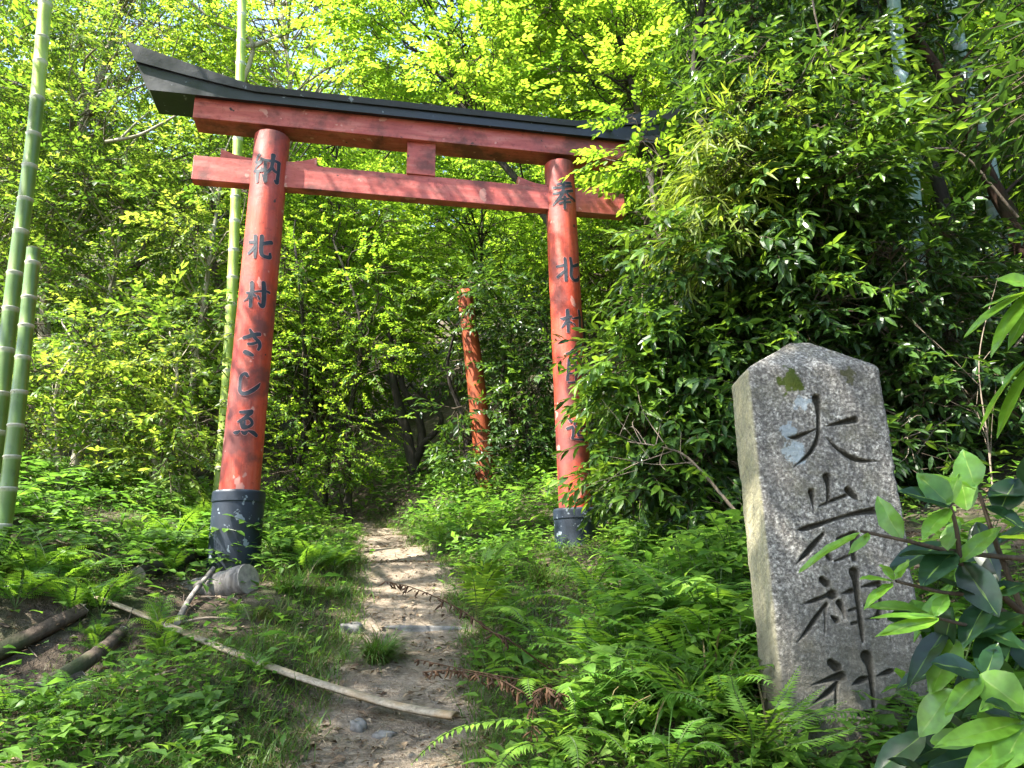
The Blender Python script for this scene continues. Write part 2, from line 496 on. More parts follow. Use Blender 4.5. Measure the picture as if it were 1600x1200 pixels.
M['red'] = red_material("vermilion_pillar_paint", False)
M['redbeam'] = red_material("faded_vermilion_beam_paint", True)
M['black'] = black_material("black_sheet_metal", (.014, .016, .020), .30, .68)
M['sleeve'] = black_material("blue_black_sleeve", (.008, .014, .024), .42, .62)
def flat_mat(name, col, rough=.6):
    m, nt, out = mat(name)
    n = noise(nt, coords(nt), 30, 4, .6)
    pbsdf(nt, out, ramp(nt, n, [(.35, tuple(c * .75 for c in col)), (.65, tuple(c * 1.25 for c in col))]), rough, .4, n, .002, .4)
    return m
M['ink'] = flat_mat("black_lettering_paint", (.018, .022, .032), .55)
M['ink_edge'] = flat_mat("lettering_edge", (.55, .20, .19), .6)

TX, TY, TZ, TYAW = -0.7367, 5.4, 1.2, 0.1997
gate = thing("torii_gate", "weathered red torii gate with black roof beam and black lettering on both pillars", "torii gate", (TX, TY, TZ), TYAW)

CHARS = {'L':[[[(-67,3433,28),(-82,3410,25),(-94,3373,22)],[(-95,3367,22),(-64,3366,22),(-46,3380,22)],[(-37,3386,28),(-59,3355,28),(-81,3330,22),(-97,3302,19)],[(-105,3294,28),(-59,3286,25),(-27,3297,25)],[(-69,3285,31),(-68,3242,28),(-63,3189,19)],[(-37,3310,19),(-28,3284,25)],[(-26,3251,15),(-9,3222,28),(-1,3193,28)],[(-51,3397,19),(-19,3379,25),(20,3377,25),(60,3384,25),(95,3379,28)],[(-13,3363,25),(-11,3310,25),(-3,3258,25),(-2,3203,28)],[(88,3379,31),(90,3323,28),(89,3257,28),(84,3203,31),(65,3218,12)],[(41,3432,38),(41,3402,31),(39,3358,28),(34,3317,25),(19,3288,25),(-1,3265,22)],[(41,3326,22),(58,3298,25),(80,3290,25)]],[[(-35,2732,27),(-30,2673,27),(-27,2612,27),(-25,2550,18)],[(-78,2682,27),(-30,2676,27)],[(-78,2589,27),(-54,2610,27),(-30,2642,21)],[(12,2731,30),(14,2676,30),(16,2614,29),(24,2578,29),(50,2565,29),(84,2571,32),(83,2602,18)],[(20,2664,27),(57,2681,30),(88,2694,33)]],[[(-28,2349,29),(-22,2283,27),(-24,2208,26),(-22,2155,23)],[(-61,2267,17),(-34,2265,23),(-3,2277,17)],[(-33,2253,23),(-45,2224,17),(-77,2201,6)],[(-17,2262,14),(6,2242,20)],[(-2,2274,14),(44,2285,17),(83,2292,17),(109,2288,20)],[(55,2357,29),(64,2293,35),(68,2204,32),(60,2167,32),(31,2189,11)],[(24,2244,12),(36,2219,17)]],[[(-50,1913,25),(-17,1921,28),(18,1937,31),(62,1949,31)],[(-9,1979,14),(12,1942,28),(36,1910,25),(61,1888,28),(70,1858,25),(61,1828,20)],[(-12,1866,20),(19,1868,21),(48,1883,20)],[(-31,1806,31),(-6,1795,34),(26,1780,22)]],[[(5,1621,22),(-10,1640,25),(-35,1626,25),(-43,1595,25),(-42,1554,24),(-38,1512,26),(-15,1492,30),(18,1499,30),(52,1524,30),(81,1554,25),(99,1585,6)]],[[(-22,1356,19),(19,1357,28),(56,1365,30)],[(54,1354,25),(26,1330,25),(3,1304,25),(-31,1285,14)],[(3,1304,22),(37,1314,22),(59,1298,22),(64,1274,22),(43,1253,22),(9,1242,22),(-3,1264,22),(-8,1285,22)],[(14,1291,16),(15,1259,16)],[(-3,1258,25),(33,1249,25)],[(-51,1208,19),(-32,1207,30),(-12,1220,11)],[(1,1215,16),(22,1205,30),(38,1220,14)],[(45,1223,14),(78,1213,30),(106,1195,25)]]],'R':[[[(-62,3414,19),(-4,3419,26),(62,3434,26)],[(-93,3387,26),(-25,3383,22),(70,3408,23)],[(-96,3334,22),(-27,3333,25),(82,3370,26)],[(-6,3451,26),(-17,3337,29),(-52,3279,29),(-105,3228,16)],[(12,3336,16),(46,3305,25),(110,3287,29)],[(-43,3268,19),(37,3281,19)],[(-50,3233,19),(51,3253,19)],[(0,3296,25),(-8,3183,22)]],[[(-27,2731,24),(-25,2641,27),(-27,2532,24)],[(-97,2664,21),(-39,2668,24)],[(-95,2570,27),(-58,2597,24),(-29,2621,18)],[(21,2734,24),(27,2661,27),(19,2577,27),(46,2542,27),(91,2558,30),(101,2591,15)],[(42,2664,24),(105,2696,31)]],[[(-27,2276,27),(-26,2199,30),(-29,2087,20)],[(-85,2209,13),(-53,2204,27),(3,2222,17)],[(-37,2178,27),(-78,2131,13)],[(-20,2177,17),(4,2167,17)],[(10,2200,13),(50,2213,17),(106,2231,20)],[(79,2282,27),(85,2214,27),(77,2116,27),(53,2130,10)],[(19,2161,13),(33,2145,13)]],[[(4,1938,22),(-24,1913,22),(-55,1910,11)],[(-4,1921,19),(46,1906,19),(9,1870,19)],[(-34,1861,22),(-42,1774,22),(-54,1688,22)],[(-34,1857,19),(26,1867,19),(103,1877,19)],[(98,1872,26),(83,1745,26),(87,1646,26)],[(-29,1801,13),(70,1814,13)],[(-32,1742,13),(66,1749,13)],[(-47,1668,15),(55,1671,15)],[(21,1859,13),(11,1672,13)]],[[(-67,1383,10),(-39,1354,26)],[(-75,1300,23),(-31,1313,23)],[(-28,1306,19),(-28,1263,19),(-38,1219,19)],[(-42,1219,13),(8,1213,16),(89,1213,26)],[(-5,1364,19),(-17,1330,19)],[(-5,1350,13),(35,1362,13),(87,1375,13)],[(33,1396,26),(28,1311,26)],[(-11,1310,16),(32,1316,16),(107,1320,16)],[(5,1283,19),(10,1243,19)],[(8,1280,11),(74,1288,11)],[(74,1288,21),(66,1247,21)],[(10,1241,13),(66,1245,13)]]],'S':[[(-2,1014,31.9),(-2,979,17.6),(-7,927,13.7),(-15,887,16.5),(-39,848,15.4),(-70,821,12.1),(-99,800,2.7)],[(-107,895,2.7),(-83,893,16.5),(-54,902,14.3),(-11,919,4.4)],[(17,926,4.4),(66,937,18.7),(108,945,25.2)],[(10,893,4.4),(39,858,13.7),(73,830,19.7),(109,818,16.4),(168,815,1.6)],[(-2,770,28.5),(-2,743,15.3),(-7,699,13.1),(-22,683,2.7)],[(-53,727,23.0),(-53,695,12.1),(-54,665,2.2)],[(-35,684,7.7),(12,702,13.1),(49,715,13.1)],[(55,731,24.6),(70,714,23.0),(82,698,2.7)],[(-110,615,2.7),(-89,618,17.5),(-61,625,19.7),(10,646,13.1),(71,661,17.5),(120,668,25.1)],[(-34,603,12.8),(-63,575,19.7),(-95,543,18.6),(-122,518,2.3)],[(-34,558,14.5),(-26,536,19.7),(-19,523,3.5)],[(-11,525,8.1),(15,533,11.6),(36,541,10.4)],[(59,599,26.6),(48,568,20.8),(45,530,18.5)],[(6,588,11.6),(53,604,17.4)],[(-53,474,23.2),(-43,463,26.6)],[(-122,405,2.9),(-83,416,15.1),(-48,428,15.0),(-31,431,32.4)],[(-51,405,13.9),(-83,371,16.2),(-114,335,15.0),(-148,301,1.7)],[(-57,392,9.3),(-66,324,4.6)],[(-40,372,9.3),(-29,362,20.8)],[(-13,408,24.3),(-7,386,11.6),(-5,362,2.9)],[(-4,433,4.6),(25,441,18.5),(37,444,8.7)],[(56,452,6.9),(82,457,16.2),(104,460,20.8)],[(107,459,20.8),(102,411,12.7),(89,368,19.6)],[(11,387,10.4),(32,393,10.4)],[(57,400,10.4),(82,405,10.4)],[(14,352,11.6),(30,355,10.4)],[(54,363,5.8),(74,366,10.4),(92,372,19.6)],[(40,493,32.4),(42,465,22.0),(40,412,16.2),(38,349,16.2),(37,303,8.1)],[(-58,249,25.4),(-44,236,30.0)],[(-122,190,2.9),(-78,203,15.0),(-34,214,30.0)],[(-47,197,15.0),(-76,172,18.5),(-128,140,2.3)],[(-52,187,11.5),(-62,132,8.1)],[(-10,190,3.5),(18,203,20.8),(41,209,10.4)],[(62,213,4.6),(90,222,17.3),(106,227,15.0)],[(43,265,35.8),(47,236,20.8),(46,191,16.1),(41,124,11.5)],[(-11,115,3.5),(13,115,20.7),(39,122,8.6)],[(62,129,5.8),(103,136,20.7),(137,124,25.3)]]}

def ribbon(geo, R, st, off, grow, matn=0):
    """one brush stroke laid on the pillar, (arc, height, width) in mm"""
    st = np.array(st, float) / 1000
    P = spline(st, max(8, 7 * (len(st) - 1) + 1))
    P[:, 2] = np.maximum(P[:, 2], .003) + grow
    T = norm(np.gradient(P[:, :2], axis=0)); Nn = np.c_[-T[:, 1], T[:, 0]]
    hw = P[:, 2:3] / 2
    k = 6
    th = np.linspace(math.pi / 2, -math.pi / 2, k)[1:-1]
    def cap(p, t, n, h): return [p + h * (math.cos(a) * t * .75 + math.sin(a) * n) for a in th]
    L = P[:, :2] + Nn * hw; Rr = P[:, :2] - Nn * hw
    V2 = [*L, *Rr]
    n = len(P)
    F4 = [[i, n + i, n + i + 1, i + 1] for i in range(n - 1)]
    e = cap(P[-1, :2], T[-1], Nn[-1], hw[-1, 0]); s = cap(P[0, :2], -T[0], -Nn[0], hw[0, 0])
    fan = []
    b = len(V2); V2 += e
    ring = [n - 1] + list(range(b, b + len(e))) + [2 * n - 1]
    fan += [[ring[0], ring[i + 1], ring[i]] for i in range(1, len(ring) - 1)]
    b = len(V2); V2 += s
    ring = [n] + list(range(b, b + len(s))) + [0]
    fan += [[ring[0], ring[i + 1], ring[i]] for i in range(1, len(ring) - 1)]
    V2 = np.array(V2)
    a = V2[:, 0] / R
    V = np.c_[np.sin(a) * (R + off), -np.cos(a) * (R + off), V2[:, 1]]
    geo.add(V, [(np.array(F4), matn), (np.array(fan), matn)], matn)

def pillar(sign, R, chars, sleeve_r, sleeve_top):
    # the pillar leans inward a little: its axis passes (sign*1.203, 3.62) and moves out below
    lean = sign * math.atan(0.034 / 2.8)
    g = Geo()
    zs = np.r_[np.linspace(0.2, 3.66, 60)]
    P = np.c_[np.zeros((60, 2)), zs - 3.62]
    tube(g, P, R, 48, 0, rough=0.0015, rng=RNG)
    o = g.build("pillar", [M['red']], gate, True, (sign * 1.203, 0, 3.62))
    o.rotation_euler = (0, -lean * 1.0, 0)
    for ch in chars:
        gg = Geo()
        for k, st in enumerate(ch):
            st = [(a, z - 3620, w) for a, z, w in st]
            ribbon(gg, R, st, .0016 + .00012 * k, .0075, 1)
        for k, st in enumerate(ch):
            st = [(a, z - 3620, w) for a, z, w in st]
            ribbon(gg, R, st, .0036 + .00014 * k, 0.0)
        gg.build("character", [M['ink'], M['ink_edge']], o)
    g = Geo()
    h = sleeve_top
    prof = [(-.25, 1.0), (.2, 1.0), (h - .3, 1.0), (h - .083, 1.0), (h - .079, 1.0), (h - .077, 1.03), (h - .073, 1.035), (h - .069, 1.035), (h - .02, 1.035), (h - .015, 1.035), (h - .005, 1.022), (h, 1.0), (h + .004, .93), (h + .004, .70)]
    tube(g, np.c_[np.zeros((len(prof), 2)), [p[0] for p in prof]], [p[1] * sleeve_r for p in prof], 48, 0)
    s = g.build("base_sleeve", [M['sleeve']], gate, True, (sign * 1.236, 0, 0))
    return o

pillar(-1, .138, CHARS['L'], .174, .805)
pillar(1, .130, CHARS['R'], .168, .69)

g = Geo()
box(g, (-1.796, -.105, 3.719), (1.796, .105, 3.901), 0, .006)
g.build("lintel", [M['redbeam']], gate)
g = Geo()
box(g, (-1.771, -.048, 3.212), (1.771, .048, 3.423), 0, .005)
g.build("tie_beam", [M['redbeam']], gate)
g = Geo()
box(g, (-.118, -.062, 3.4235), (.116, .062, 3.7185), 0, .004)
g.build("centre_strut", [M['redbeam']], gate)
def wedge(u0, u1, h0, h1):
    g = Geo()
    us = np.linspace(u0, u1, 9); t = np.linspace(0, 1, 9)
    hs = h1 + (h0 - h1) * (1 - t) ** 1.9
    V, Q = [], []
    for u, h in zip(us, hs):
        for v in (-.046, .046): V += [[u, v, 3.4238], [u, v, 3.4238 + h]]
    n = len(us)
    for i in range(n - 1):
        a, b = 4 * i, 4 * i + 4
        Q += [[a, b, b + 1, a + 1], [a + 2, a + 3, b + 3, b + 2], [a + 1, b + 1, b + 3, a + 3], [a, a + 2, b + 2, b]]
    Q += [[0, 1, 3, 2], [4 * n - 4, 4 * n - 2, 4 * n - 1, 4 * n - 3]]
    if u1 < u0: Q = [q[::-1] for q in Q]
    g.add(np.array(V), np.array(Q))
    g.build("wedge", [M['redbeam']], gate)
wedge(-1.575, -1.335, .078, .018); wedge(-.84, -1.075, .078, .018)
wedge(.825, 1.075, .078, .018); wedge(1.595, 1.335, .078, .018)

# roof beam: straight in the middle, its top sweeping up at both ends
us = np.r_[-2.31, -2.1, -1.9, -1.7, -1.55, -1.45, -1.38, -1.33, -1.26, -1.0, -.5, 0]
us = np.r_[us, -us[-2::-1]]
def topz(u):
    a = abs(u) - 1.30
    return 4.0 + (0 if a <= 0 else .285 * a * a / (a + .09) + .006 * a)
def loft(sections, name, m, parent):
    g = Geo()
    S = np.array(sections); n, k = S.shape[:2]
    F = []
    for i in range(n - 1):
        for j in range(k): F.append([i * k + j, i * k + (j + 1) % k, (i + 1) * k + (j + 1) % k, (i + 1) * k + j])
    g.add(S.reshape(-1, 3), [(np.array(F), 0), (np.array([list(range(k))[::-1]]), 0), (np.array([[(n - 1) * k + j for j in range(k)]]), 0)])
    o = g.build(name, [m], parent)
    return o
low, high = [], []
for u in us:
    zt = topz(u); zb = 3.886; zm = zb + .58 * (zt - zb)
    sg = 1 if u > 0 else -1
    e = max(0, abs(u) - 1.8) / .51
    def un(z): return u - sg * .19 * e * (zt - z) / max(zt - zb, .01)
    low.append([[un(zb), -.150, zb + .016], [un(zb + .016), -.160, zb], [un(zm), -.166, zm], [un(zm), .166, zm], [un(zb), .150, zb]][::1])
    zr = .035
    high.append([[un(zm), -.186, zm + .002], [un(zt), -.200, zt], [un(zt), -.04, zt + zr], [un(zt), .04, zt + zr], [un(zt), .200, zt], [un(zm), .186, zm + .002]])
rb = loft([[p for p in s] for s in low], "roof_beam", M['black'], gate)
loft(high, "top_board", M['black'], rb)

# the broken pillar farther up the path
old = thing("broken_torii_pillar", "broken orange-red pillar leaning among the bushes behind the gate", "pillar", (-0.27, 8.05, float(gz(-.27, 8.05))))
g = Geo()
tz = 4.69 - old.location.z
top = np.array([-.28, 0, tz])
P = spline([[0, 0, -.3], top * .5, top], 24)
tube(g, P, np.linspace(.118, .090, 24), 24, 0, caps=True, rough=.008, rng=RNG)
m, nt, out = mat("rusty_red_paint")
v = coords(nt, "Object")
n1 = noise(nt, v, 5, 6, .6)
c = ramp(nt, n1, [(.32, (.07, .022, .011)), (.48, (.22, .046, .016)), (.72, (.37, .08, .026))])
pbsdf(nt, out, c, .7, .3, n1, .006, .5)
g.build("shaft", [m], old, True)

# ------------------------------------------------------------------ stone marker
def stone_material():
    m, nt, out = mat("speckled_granite")
    v = coords(nt, "Object")
    a = noise(nt, v, 125, 4, .7); b = noise(nt, v, 52, 4, .7); c = noise(nt, v, 3.4, 5, .6); d = noise(nt, v, 13, 5, .65)
    col = ramp(nt, a, [(.34, (.040, .036, .032)), (.45, (.185, .172, .155)), (.55, (.33, .31, .275)), (.65, (.66, .63, .57))])
    col = mixc(nt, ramp(nt, b, [(.40, .65), (.56, 0.)]), col, (.080, .073, .066))
    col = mixc(nt, ramp(nt, c, [(.38, .5), (.58, 0.)]), col, (.10, .092, .083))
    col = mixc(nt, ramp(nt, d, [(.52, 0.), (.72, .5)]), col, (.135, .125, .075))
    st = noise(nt, N(nt, "ShaderNodeMapping", {"Vector": v, "Scale": (26, 26, 2.2)}).outputs[0], 1.0, 4, .6)
    col = mixc(nt, ramp(nt, st, [(.52, 0.), (.66, .5)]), col, (.06, .058, .058))
    sx = N(nt, "ShaderNodeSeparateXYZ", {0: v})
    left = ramp(nt, N(nt, "ShaderNodeMath", {0: sx.outputs[0], 1: N(nt, "ShaderNodeMath", {0: d, 1: .012}, operation='MULTIPLY').outputs[0]}, operation='ADD').outputs[0], [(.0, 1.), (.0001, 0.)])
    lm = N(nt, "ShaderNodeMapRange", {0: sx.outputs[0], 1: -.2035, 2: -.197, 3: .75, 4: 0.}).outputs[0]
    col = mixc(nt, N(nt, "ShaderNodeMath", {0: lm, 1: ramp(nt, b, [(.35, .5), (.6, 1.)])}, operation='MULTIPLY').outputs[0], col, (.33, .30, .17))
    # pale blue lichen spots, moss spots near the shoulder; darker tint towards the foot
    def spot(x, z, r, colr, amt, sc=55):
        nonlocal col
        p = N(nt, "ShaderNodeVectorMath", {0: v, 1: (x, -.1, z)}, operation='SUBTRACT').outputs[0]
        wob = N(nt, "ShaderNodeTexNoise", {"Vector": v, "Scale": 38.0, "Detail": 4.0}).outputs["Color"]
        wob = N(nt, "ShaderNodeVectorMath", {0: N(nt, "ShaderNodeVectorMath", {0: wob, 1: (.5, .5, .5)}, operation='SUBTRACT').outputs[0], 1: (.085, 0, .085)}, operation='MULTIPLY').outputs[0]
        p = N(nt, "ShaderNodeVectorMath", {0: p, 1: wob}, operation='ADD').outputs[0]
        p = N(nt, "ShaderNodeVectorMath", {0: p, 1: (1, .0, 1)}, operation='MULTIPLY').outputs[0]
        L = N(nt, "ShaderNodeVectorMath", {0: p}, operation='LENGTH').outputs["Value"]
        k = N(nt, "ShaderNodeMapRange", {0: L, 1: r, 2: 0., 3: 0., 4: 1.}).outputs[0]
        s = N(nt, "ShaderNodeMath", {0: k, 1: noise(nt, v, sc, 4, .7)}, operation='MULTIPLY').outputs[0]
        f = ramp(nt, s, [(.20, 0.), (.27, amt)])
        col = mixc(nt, f, col, colr)
    spot(-.088, .845, .060, (.36, .42, .45), .7, 120); spot(-.045, 1.0, .045, (.34, .41, .46), .6, 120); spot(-.098, .915, .035, (.34, .41, .46), .6, 120)
    spot(-.075, 1.075, .065, (.055, .075, .012), 1., 30); spot(.105, 1.085, .045, (.06, .06, .02), .8, 30); spot(-.06, 1.06, .03, (.06, .08, .01), 1., 30)
    foot = ramp(nt, N(nt, "ShaderNodeMath", {0: N(nt, "ShaderNodeMath", {0: sx.outputs[2], 1: .25}, operation='MULTIPLY').outputs[0], 1: N(nt, "ShaderNodeMath", {0: d, 1: .12}, operation='MULTIPLY').outputs[0]}, operation='SUBTRACT').outputs[0], [(.0, .7), (.06, 0.)])
    col = mixc(nt, foot, col, (.075, .07, .055))
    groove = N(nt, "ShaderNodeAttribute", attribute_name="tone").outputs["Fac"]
    col = mixc(nt, N(nt, "ShaderNodeMath", {0: groove, 1: ramp(nt, d, [(.3, .97), (.7, .8)])}, operation='MULTIPLY').outputs[0], col, (.030, .028, .02))  # carved strokes also darkened in colour, deepening the shade of the cuts
    h = N(nt, "ShaderNodeMath", {0: a, 1: b}, operation='ADD').outputs[0]
    pbsdf(nt, out, col, .88, .25, h, .004, .9)
    return m

def build_stone():
    w, dp, zt, ap = .414, .20, 1.117, .128
    # closed horizontal outline, dense along the front
    front = np.arange(-w / 2, w / 2 + 1e-6, .0022)
    pts = [(u, -dp / 2) for u in front]
    pts += [(w / 2, y) for y in np.linspace(-dp / 2, dp / 2, 26)[1:]]
    pts += [(u, dp / 2) for u in np.linspace(w / 2, -w / 2, 30)[1:]]
    pts += [(-w / 2, y) for y in np.linspace(dp / 2, -dp / 2, 40)[1:-1]]
    O = np.array(pts); n = len(O)
    # rounded arrises: pull each corner in
    r = .014
    for cx, cy in ((-1, -1), (1, -1), (1, 1), (-1, 1)):
        c = np.array([cx * (w / 2 - r), cy * (dp / 2 - r)])
        q = O - c
        sel = (q[:, 0] * cx > 0) & (q[:, 1] * cy > 0)
        L = np.linalg.norm(q, axis=1)
        O[sel] = c + q[sel] / L[sel, None] * r
    body = np.arange(-.12, zt - .0001, .0022)
    cap_t = np.linspace(0, 1, 60)
    prof = np.array([(1.0, z) for z in body] + [(1 - t, zt + ap * t) for t in cap_t])
    k = 6                                         # soften the shoulder
    sm = np.stack([np.convolve(np.pad(prof[:, c], k, mode='edge'), np.ones(2 * k + 1) / (2 * k + 1), 'valid') for c in (0, 1)], 1)
    prof[40:-22] = sm[40:-22]
    prof[-22:, 0] = np.maximum(prof[-22:, 0], .0)
    tipz = zt + ap
    # blunt apex
    prof[:, 1] = np.where(prof[:, 0] < .14, tipz - .016 - (prof[:, 0] / .14) ** 2 * .0 - .116 * .14 * .0 - .006 * (prof[:, 0] / .14) ** 2, prof[:, 1])
    m = len(prof)
    V = np.zeros((m, n, 3))
    V[..., 0] = O[None, :, 0] * prof[:, None, 0]
    V[..., 1] = O[None, :, 1] * prof[:, None, 0]
    V[..., 2] = prof[:, None, 1]
    # worn surface
    x, y, z = V[..., 0], V[..., 1], V[..., 2]
    nz = (np.sin(x * 23 + 2 * np.sin(z * 11)) * np.sin(z * 17 + 3 * x) * .0022 + np.sin(x * 61 + z * 43) * np.sin(z * 71 - x * 37 + y * 50) * .0010
          + np.sin(x * 131 + z * 117 + y * 90) * np.sin(z * 163 - x * 91) * .0006)
    corner = np.clip(1 - (w / 2 - np.abs(x)) / .02, 0, 1) * np.clip(1 - (dp / 2 - np.abs(y)) / .02, 0, 1)
    chip = corner * (np.maximum(0, np.sin(z * 31) * np.sin(z * 13 + 1) + .4 * np.sin(z * 93 + 2 * np.sin(z * 7)) - .1) * .006)
    rad = np.stack([x, y * 2], -1); rad = rad / (np.linalg.norm(rad, axis=-1, keepdims=True) + 1e-6)
    V[..., 0] += rad[..., 0] * (nz - chip); V[..., 1] += rad[..., 1] * (nz - chip) + RNG.normal(0, .00035, V.shape[:2])
    # carved characters
    nf = len(front)
    U = O[None, :nf, 0] * np.ones((m, 1)); W = V[:, :nf, 2]
    depth = np.zeros((m, nf))
    for st in CHARS['S']:
        st = np.array(st, float) / 1000
        P = spline(st, max(6, 5 * (len(st) - 1) + 1))
        P[:, 2] = np.maximum(P[:, 2], .002)
        pad = P[:, 2].max()
        ri = np.nonzero((W[:, 0] > P[:, 1].min() - pad) & (W[:, 0] < P[:, 1].max() + pad))[0]
        ci = np.nonzero((front > P[:, 0].min() - pad) & (front < P[:, 0].max() + pad))[0]
        if not len(ri) or not len(ci): continue
        r0, r1, c0, c1 = ri[0], ri[-1] + 1, ci[0], ci[-1] + 1
        px, pz = U[r0:r1, c0:c1], W[r0:r1, c0:c1]
        best = np.full(px.shape, -1.0)
        for a, b in zip(P[:-1], P[1:]):
            e = b[:2] - a[:2]; L2 = (e ** 2).sum() + 1e-12
            t = np.clip(((px - a[0]) * e[0] + (pz - a[1]) * e[1]) / L2, 0, 1)
            dd = np.hypot(px - a[0] - t * e[0], pz - a[1] - t * e[1])
            best = np.maximum(best, (a[2] + t * (b[2] - a[2])) / 2 - dd)
        depth[r0:r1, c0:c1] = np.maximum(depth[r0:r1, c0:c1], best)
    dcut = np.where(depth > 0, np.minimum(depth * 2.4, .021), 0)
    V[:, :nf, 1] += dcut
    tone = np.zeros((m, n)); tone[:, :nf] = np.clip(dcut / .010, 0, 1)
    i = np.arange(m - 1)[:, None] * n; j = np.arange(n)[None]; jn = (j + 1) % n
    F = np.stack([i + j, i + jn, i + n + jn, i + n + j], -1).reshape(-1, 4)
    g = Geo(); g.add(V.reshape(-1, 3), F, 0, tone.ravel())
    o = g.build("stone_marker", [stone_material()], None, True)
    o.location = (.9412, 2.25, .9)
    o.rotation_euler = Euler((-.0262, .004, -.0325), 'XYZ')
    tag(o, "grey granite shrine marker with pointed top and four deeply carved characters", "stone marker")
build_stone()

# ------------------------------------------------------------------ bamboo
def bamboo_mat(name, a, b, c, wax):
    m, nt, out = mat(name)
    t = N(nt, "ShaderNodeAttribute", attribute_name="tone").outputs["Fac"]
    v = coords(nt, "Object", (1, 1, .15))
    n = noise(nt, v, 26, 4, .6)
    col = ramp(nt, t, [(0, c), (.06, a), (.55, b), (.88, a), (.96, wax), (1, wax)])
    col = mixc(nt, ramp(nt, n, [(.45, 0.), (.7, .45)]), col, c)
    bl = noise(nt, coords(nt, "Object", (1, 1, .5)), 9, 5, .7)
    col = mixc(nt, ramp(nt, bl, [(.54, 0.), (.66, .6)]), col, tuple(k * .45 for k in a))
    col = mixc(nt, ramp(nt, noise(nt, coords(nt), 34, 3, .6), [(.66, 0.), (.70, .5)]), col, (.06, .06, .035))
    pbsdf(nt, out, col, .38, .5, n, .002, .3)
    return m
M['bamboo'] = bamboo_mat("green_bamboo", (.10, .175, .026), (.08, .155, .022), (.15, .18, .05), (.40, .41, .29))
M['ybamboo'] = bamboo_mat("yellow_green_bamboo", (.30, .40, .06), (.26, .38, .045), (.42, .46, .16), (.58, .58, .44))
M['bbamboo'] = bamboo_mat("waxy_blue_bamboo", (.22, .33, .28), (.18, .30, .22), (.36, .46, .44), (.50, .60, .62))
M['node'] = flat_mat("bamboo_node_ring", (.42, .41, .32), .6)
M['cut'] = flat_mat("cut_wood", (.40, .34, .24), .8)

def bamboo(label, pts, r, nodes, m, cut=False, m2=None, split=0.5):
    pts = np.asarray(pts, float)
    P = spline(pts, 200)
    s = np.r_[0, np.cumsum(np.linalg.norm(np.diff(P, axis=0), axis=1))]
    base = P[0].copy()
    o = thing("bamboo", label, "bamboo", base)
    cuts = np.arange(nodes * .4, s[-1], nodes) + RNG.normal(0, nodes * .09, len(np.arange(nodes * .4, s[-1], nodes)))
    d, R, T = [], [], []
    prev = 0
    for c in list(cuts) + [s[-1]]:
        for f, rr, tt in ((0.0, 1.05, .0), (.03, .985, .05), (.5, .98, .5), (.9, .985, .90), (.965, 1.0, .96), (.985, 1.06, 1.0)):
            d.append(prev + f * (c - prev)); R.append(rr); T.append(tt)
        prev = c
    d = np.array(d)
    Q = np.stack([np.interp(d, s, P[:, k]) for k in range(3)], 1) - base
    taper = np.linspace(1, .82, len(d))
    g = Geo()
    ms = [m2 or m, m]
    tube(g, Q, np.array(R) * r * taper, 20, 0, np.array(T))
    if m2:                                   # sunlit look of the upper stretch put into its colour
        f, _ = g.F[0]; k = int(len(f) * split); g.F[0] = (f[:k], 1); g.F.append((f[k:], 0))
    culm = g.build("culm", ms, o, True)
    for c in cuts:
        q = np.stack([np.interp([c - .006, c, c + .006], s, P[:, k]) for k in range(3)], 1) - base
        g = Geo(); tp = np.interp(c, d, taper)
        tube(g, q, [r * 1.03 * tp, r * 1.10 * tp, r * 1.03 * tp], 20, 0)
        g.build("node_ring", [M['node']], o, True)
    if cut:
        g = Geo(); e = Q[-1]; a = norm((Q[-1] - Q[-2])[None])[0]; tp = taper[-1]
        P2 = [e - a * .10, e + a * .001, e + a * .001, e - a * .05, e - a * .05]
        tube(g, P2, [r * .985 * tp, r * .985 * tp, r * .82 * tp, r * .80 * tp, .001], 20, 0)
        g.build("cut_end", [M['cut']], o)
    return o

b0 = on_ground(-8, 885)
Yb = 4.6
def line(px, Y): return [at(x, y, Y) for x, y in px]
P = line([(-30, 905), (-14, 760), (4, 600), (22, 440), (40, 310), (55, 190), (66, 60), (76, -60), (88, -260)], 4.75)
bamboo("tall green bamboo culm at far left with its sunlit upper stretch coloured yellow-green", P, .054, .285, M['bamboo'], m2=M['ybamboo'], split=.56)
P = line([(-12, 905), (8, 800), (22, 690), (36, 560), (46, 460), (53, 388)], 4.45)
bamboo("green bamboo culm cut off at mid height beside the tall one", P, .051, .215, M['bamboo'], cut=True)
P = line([(338, 800), (345, 735), (357, 560), (364, 420), (369, 290), (374, 150), (378, 20), (380, -140)], 7.3)
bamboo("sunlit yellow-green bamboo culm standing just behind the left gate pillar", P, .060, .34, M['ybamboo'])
P = line([(1445, 700), (1437, 520), (1432, 380), (1422, 250), (1408, 120), (1396, 0), (1385, -120)], 5.15)
bamboo("pale blue-green waxy bamboo culm half hidden in the dark bushes at right", P, .062, .42, M['bbamboo'])
P = line([(1570, 560), (1556, 330), (1530, 200), (1500, 80), (1478, -40)], 5.9)
bamboo("pale waxy bamboo culm leaning at the upper right corner behind branches", P, .075, .42, M['bbamboo'])

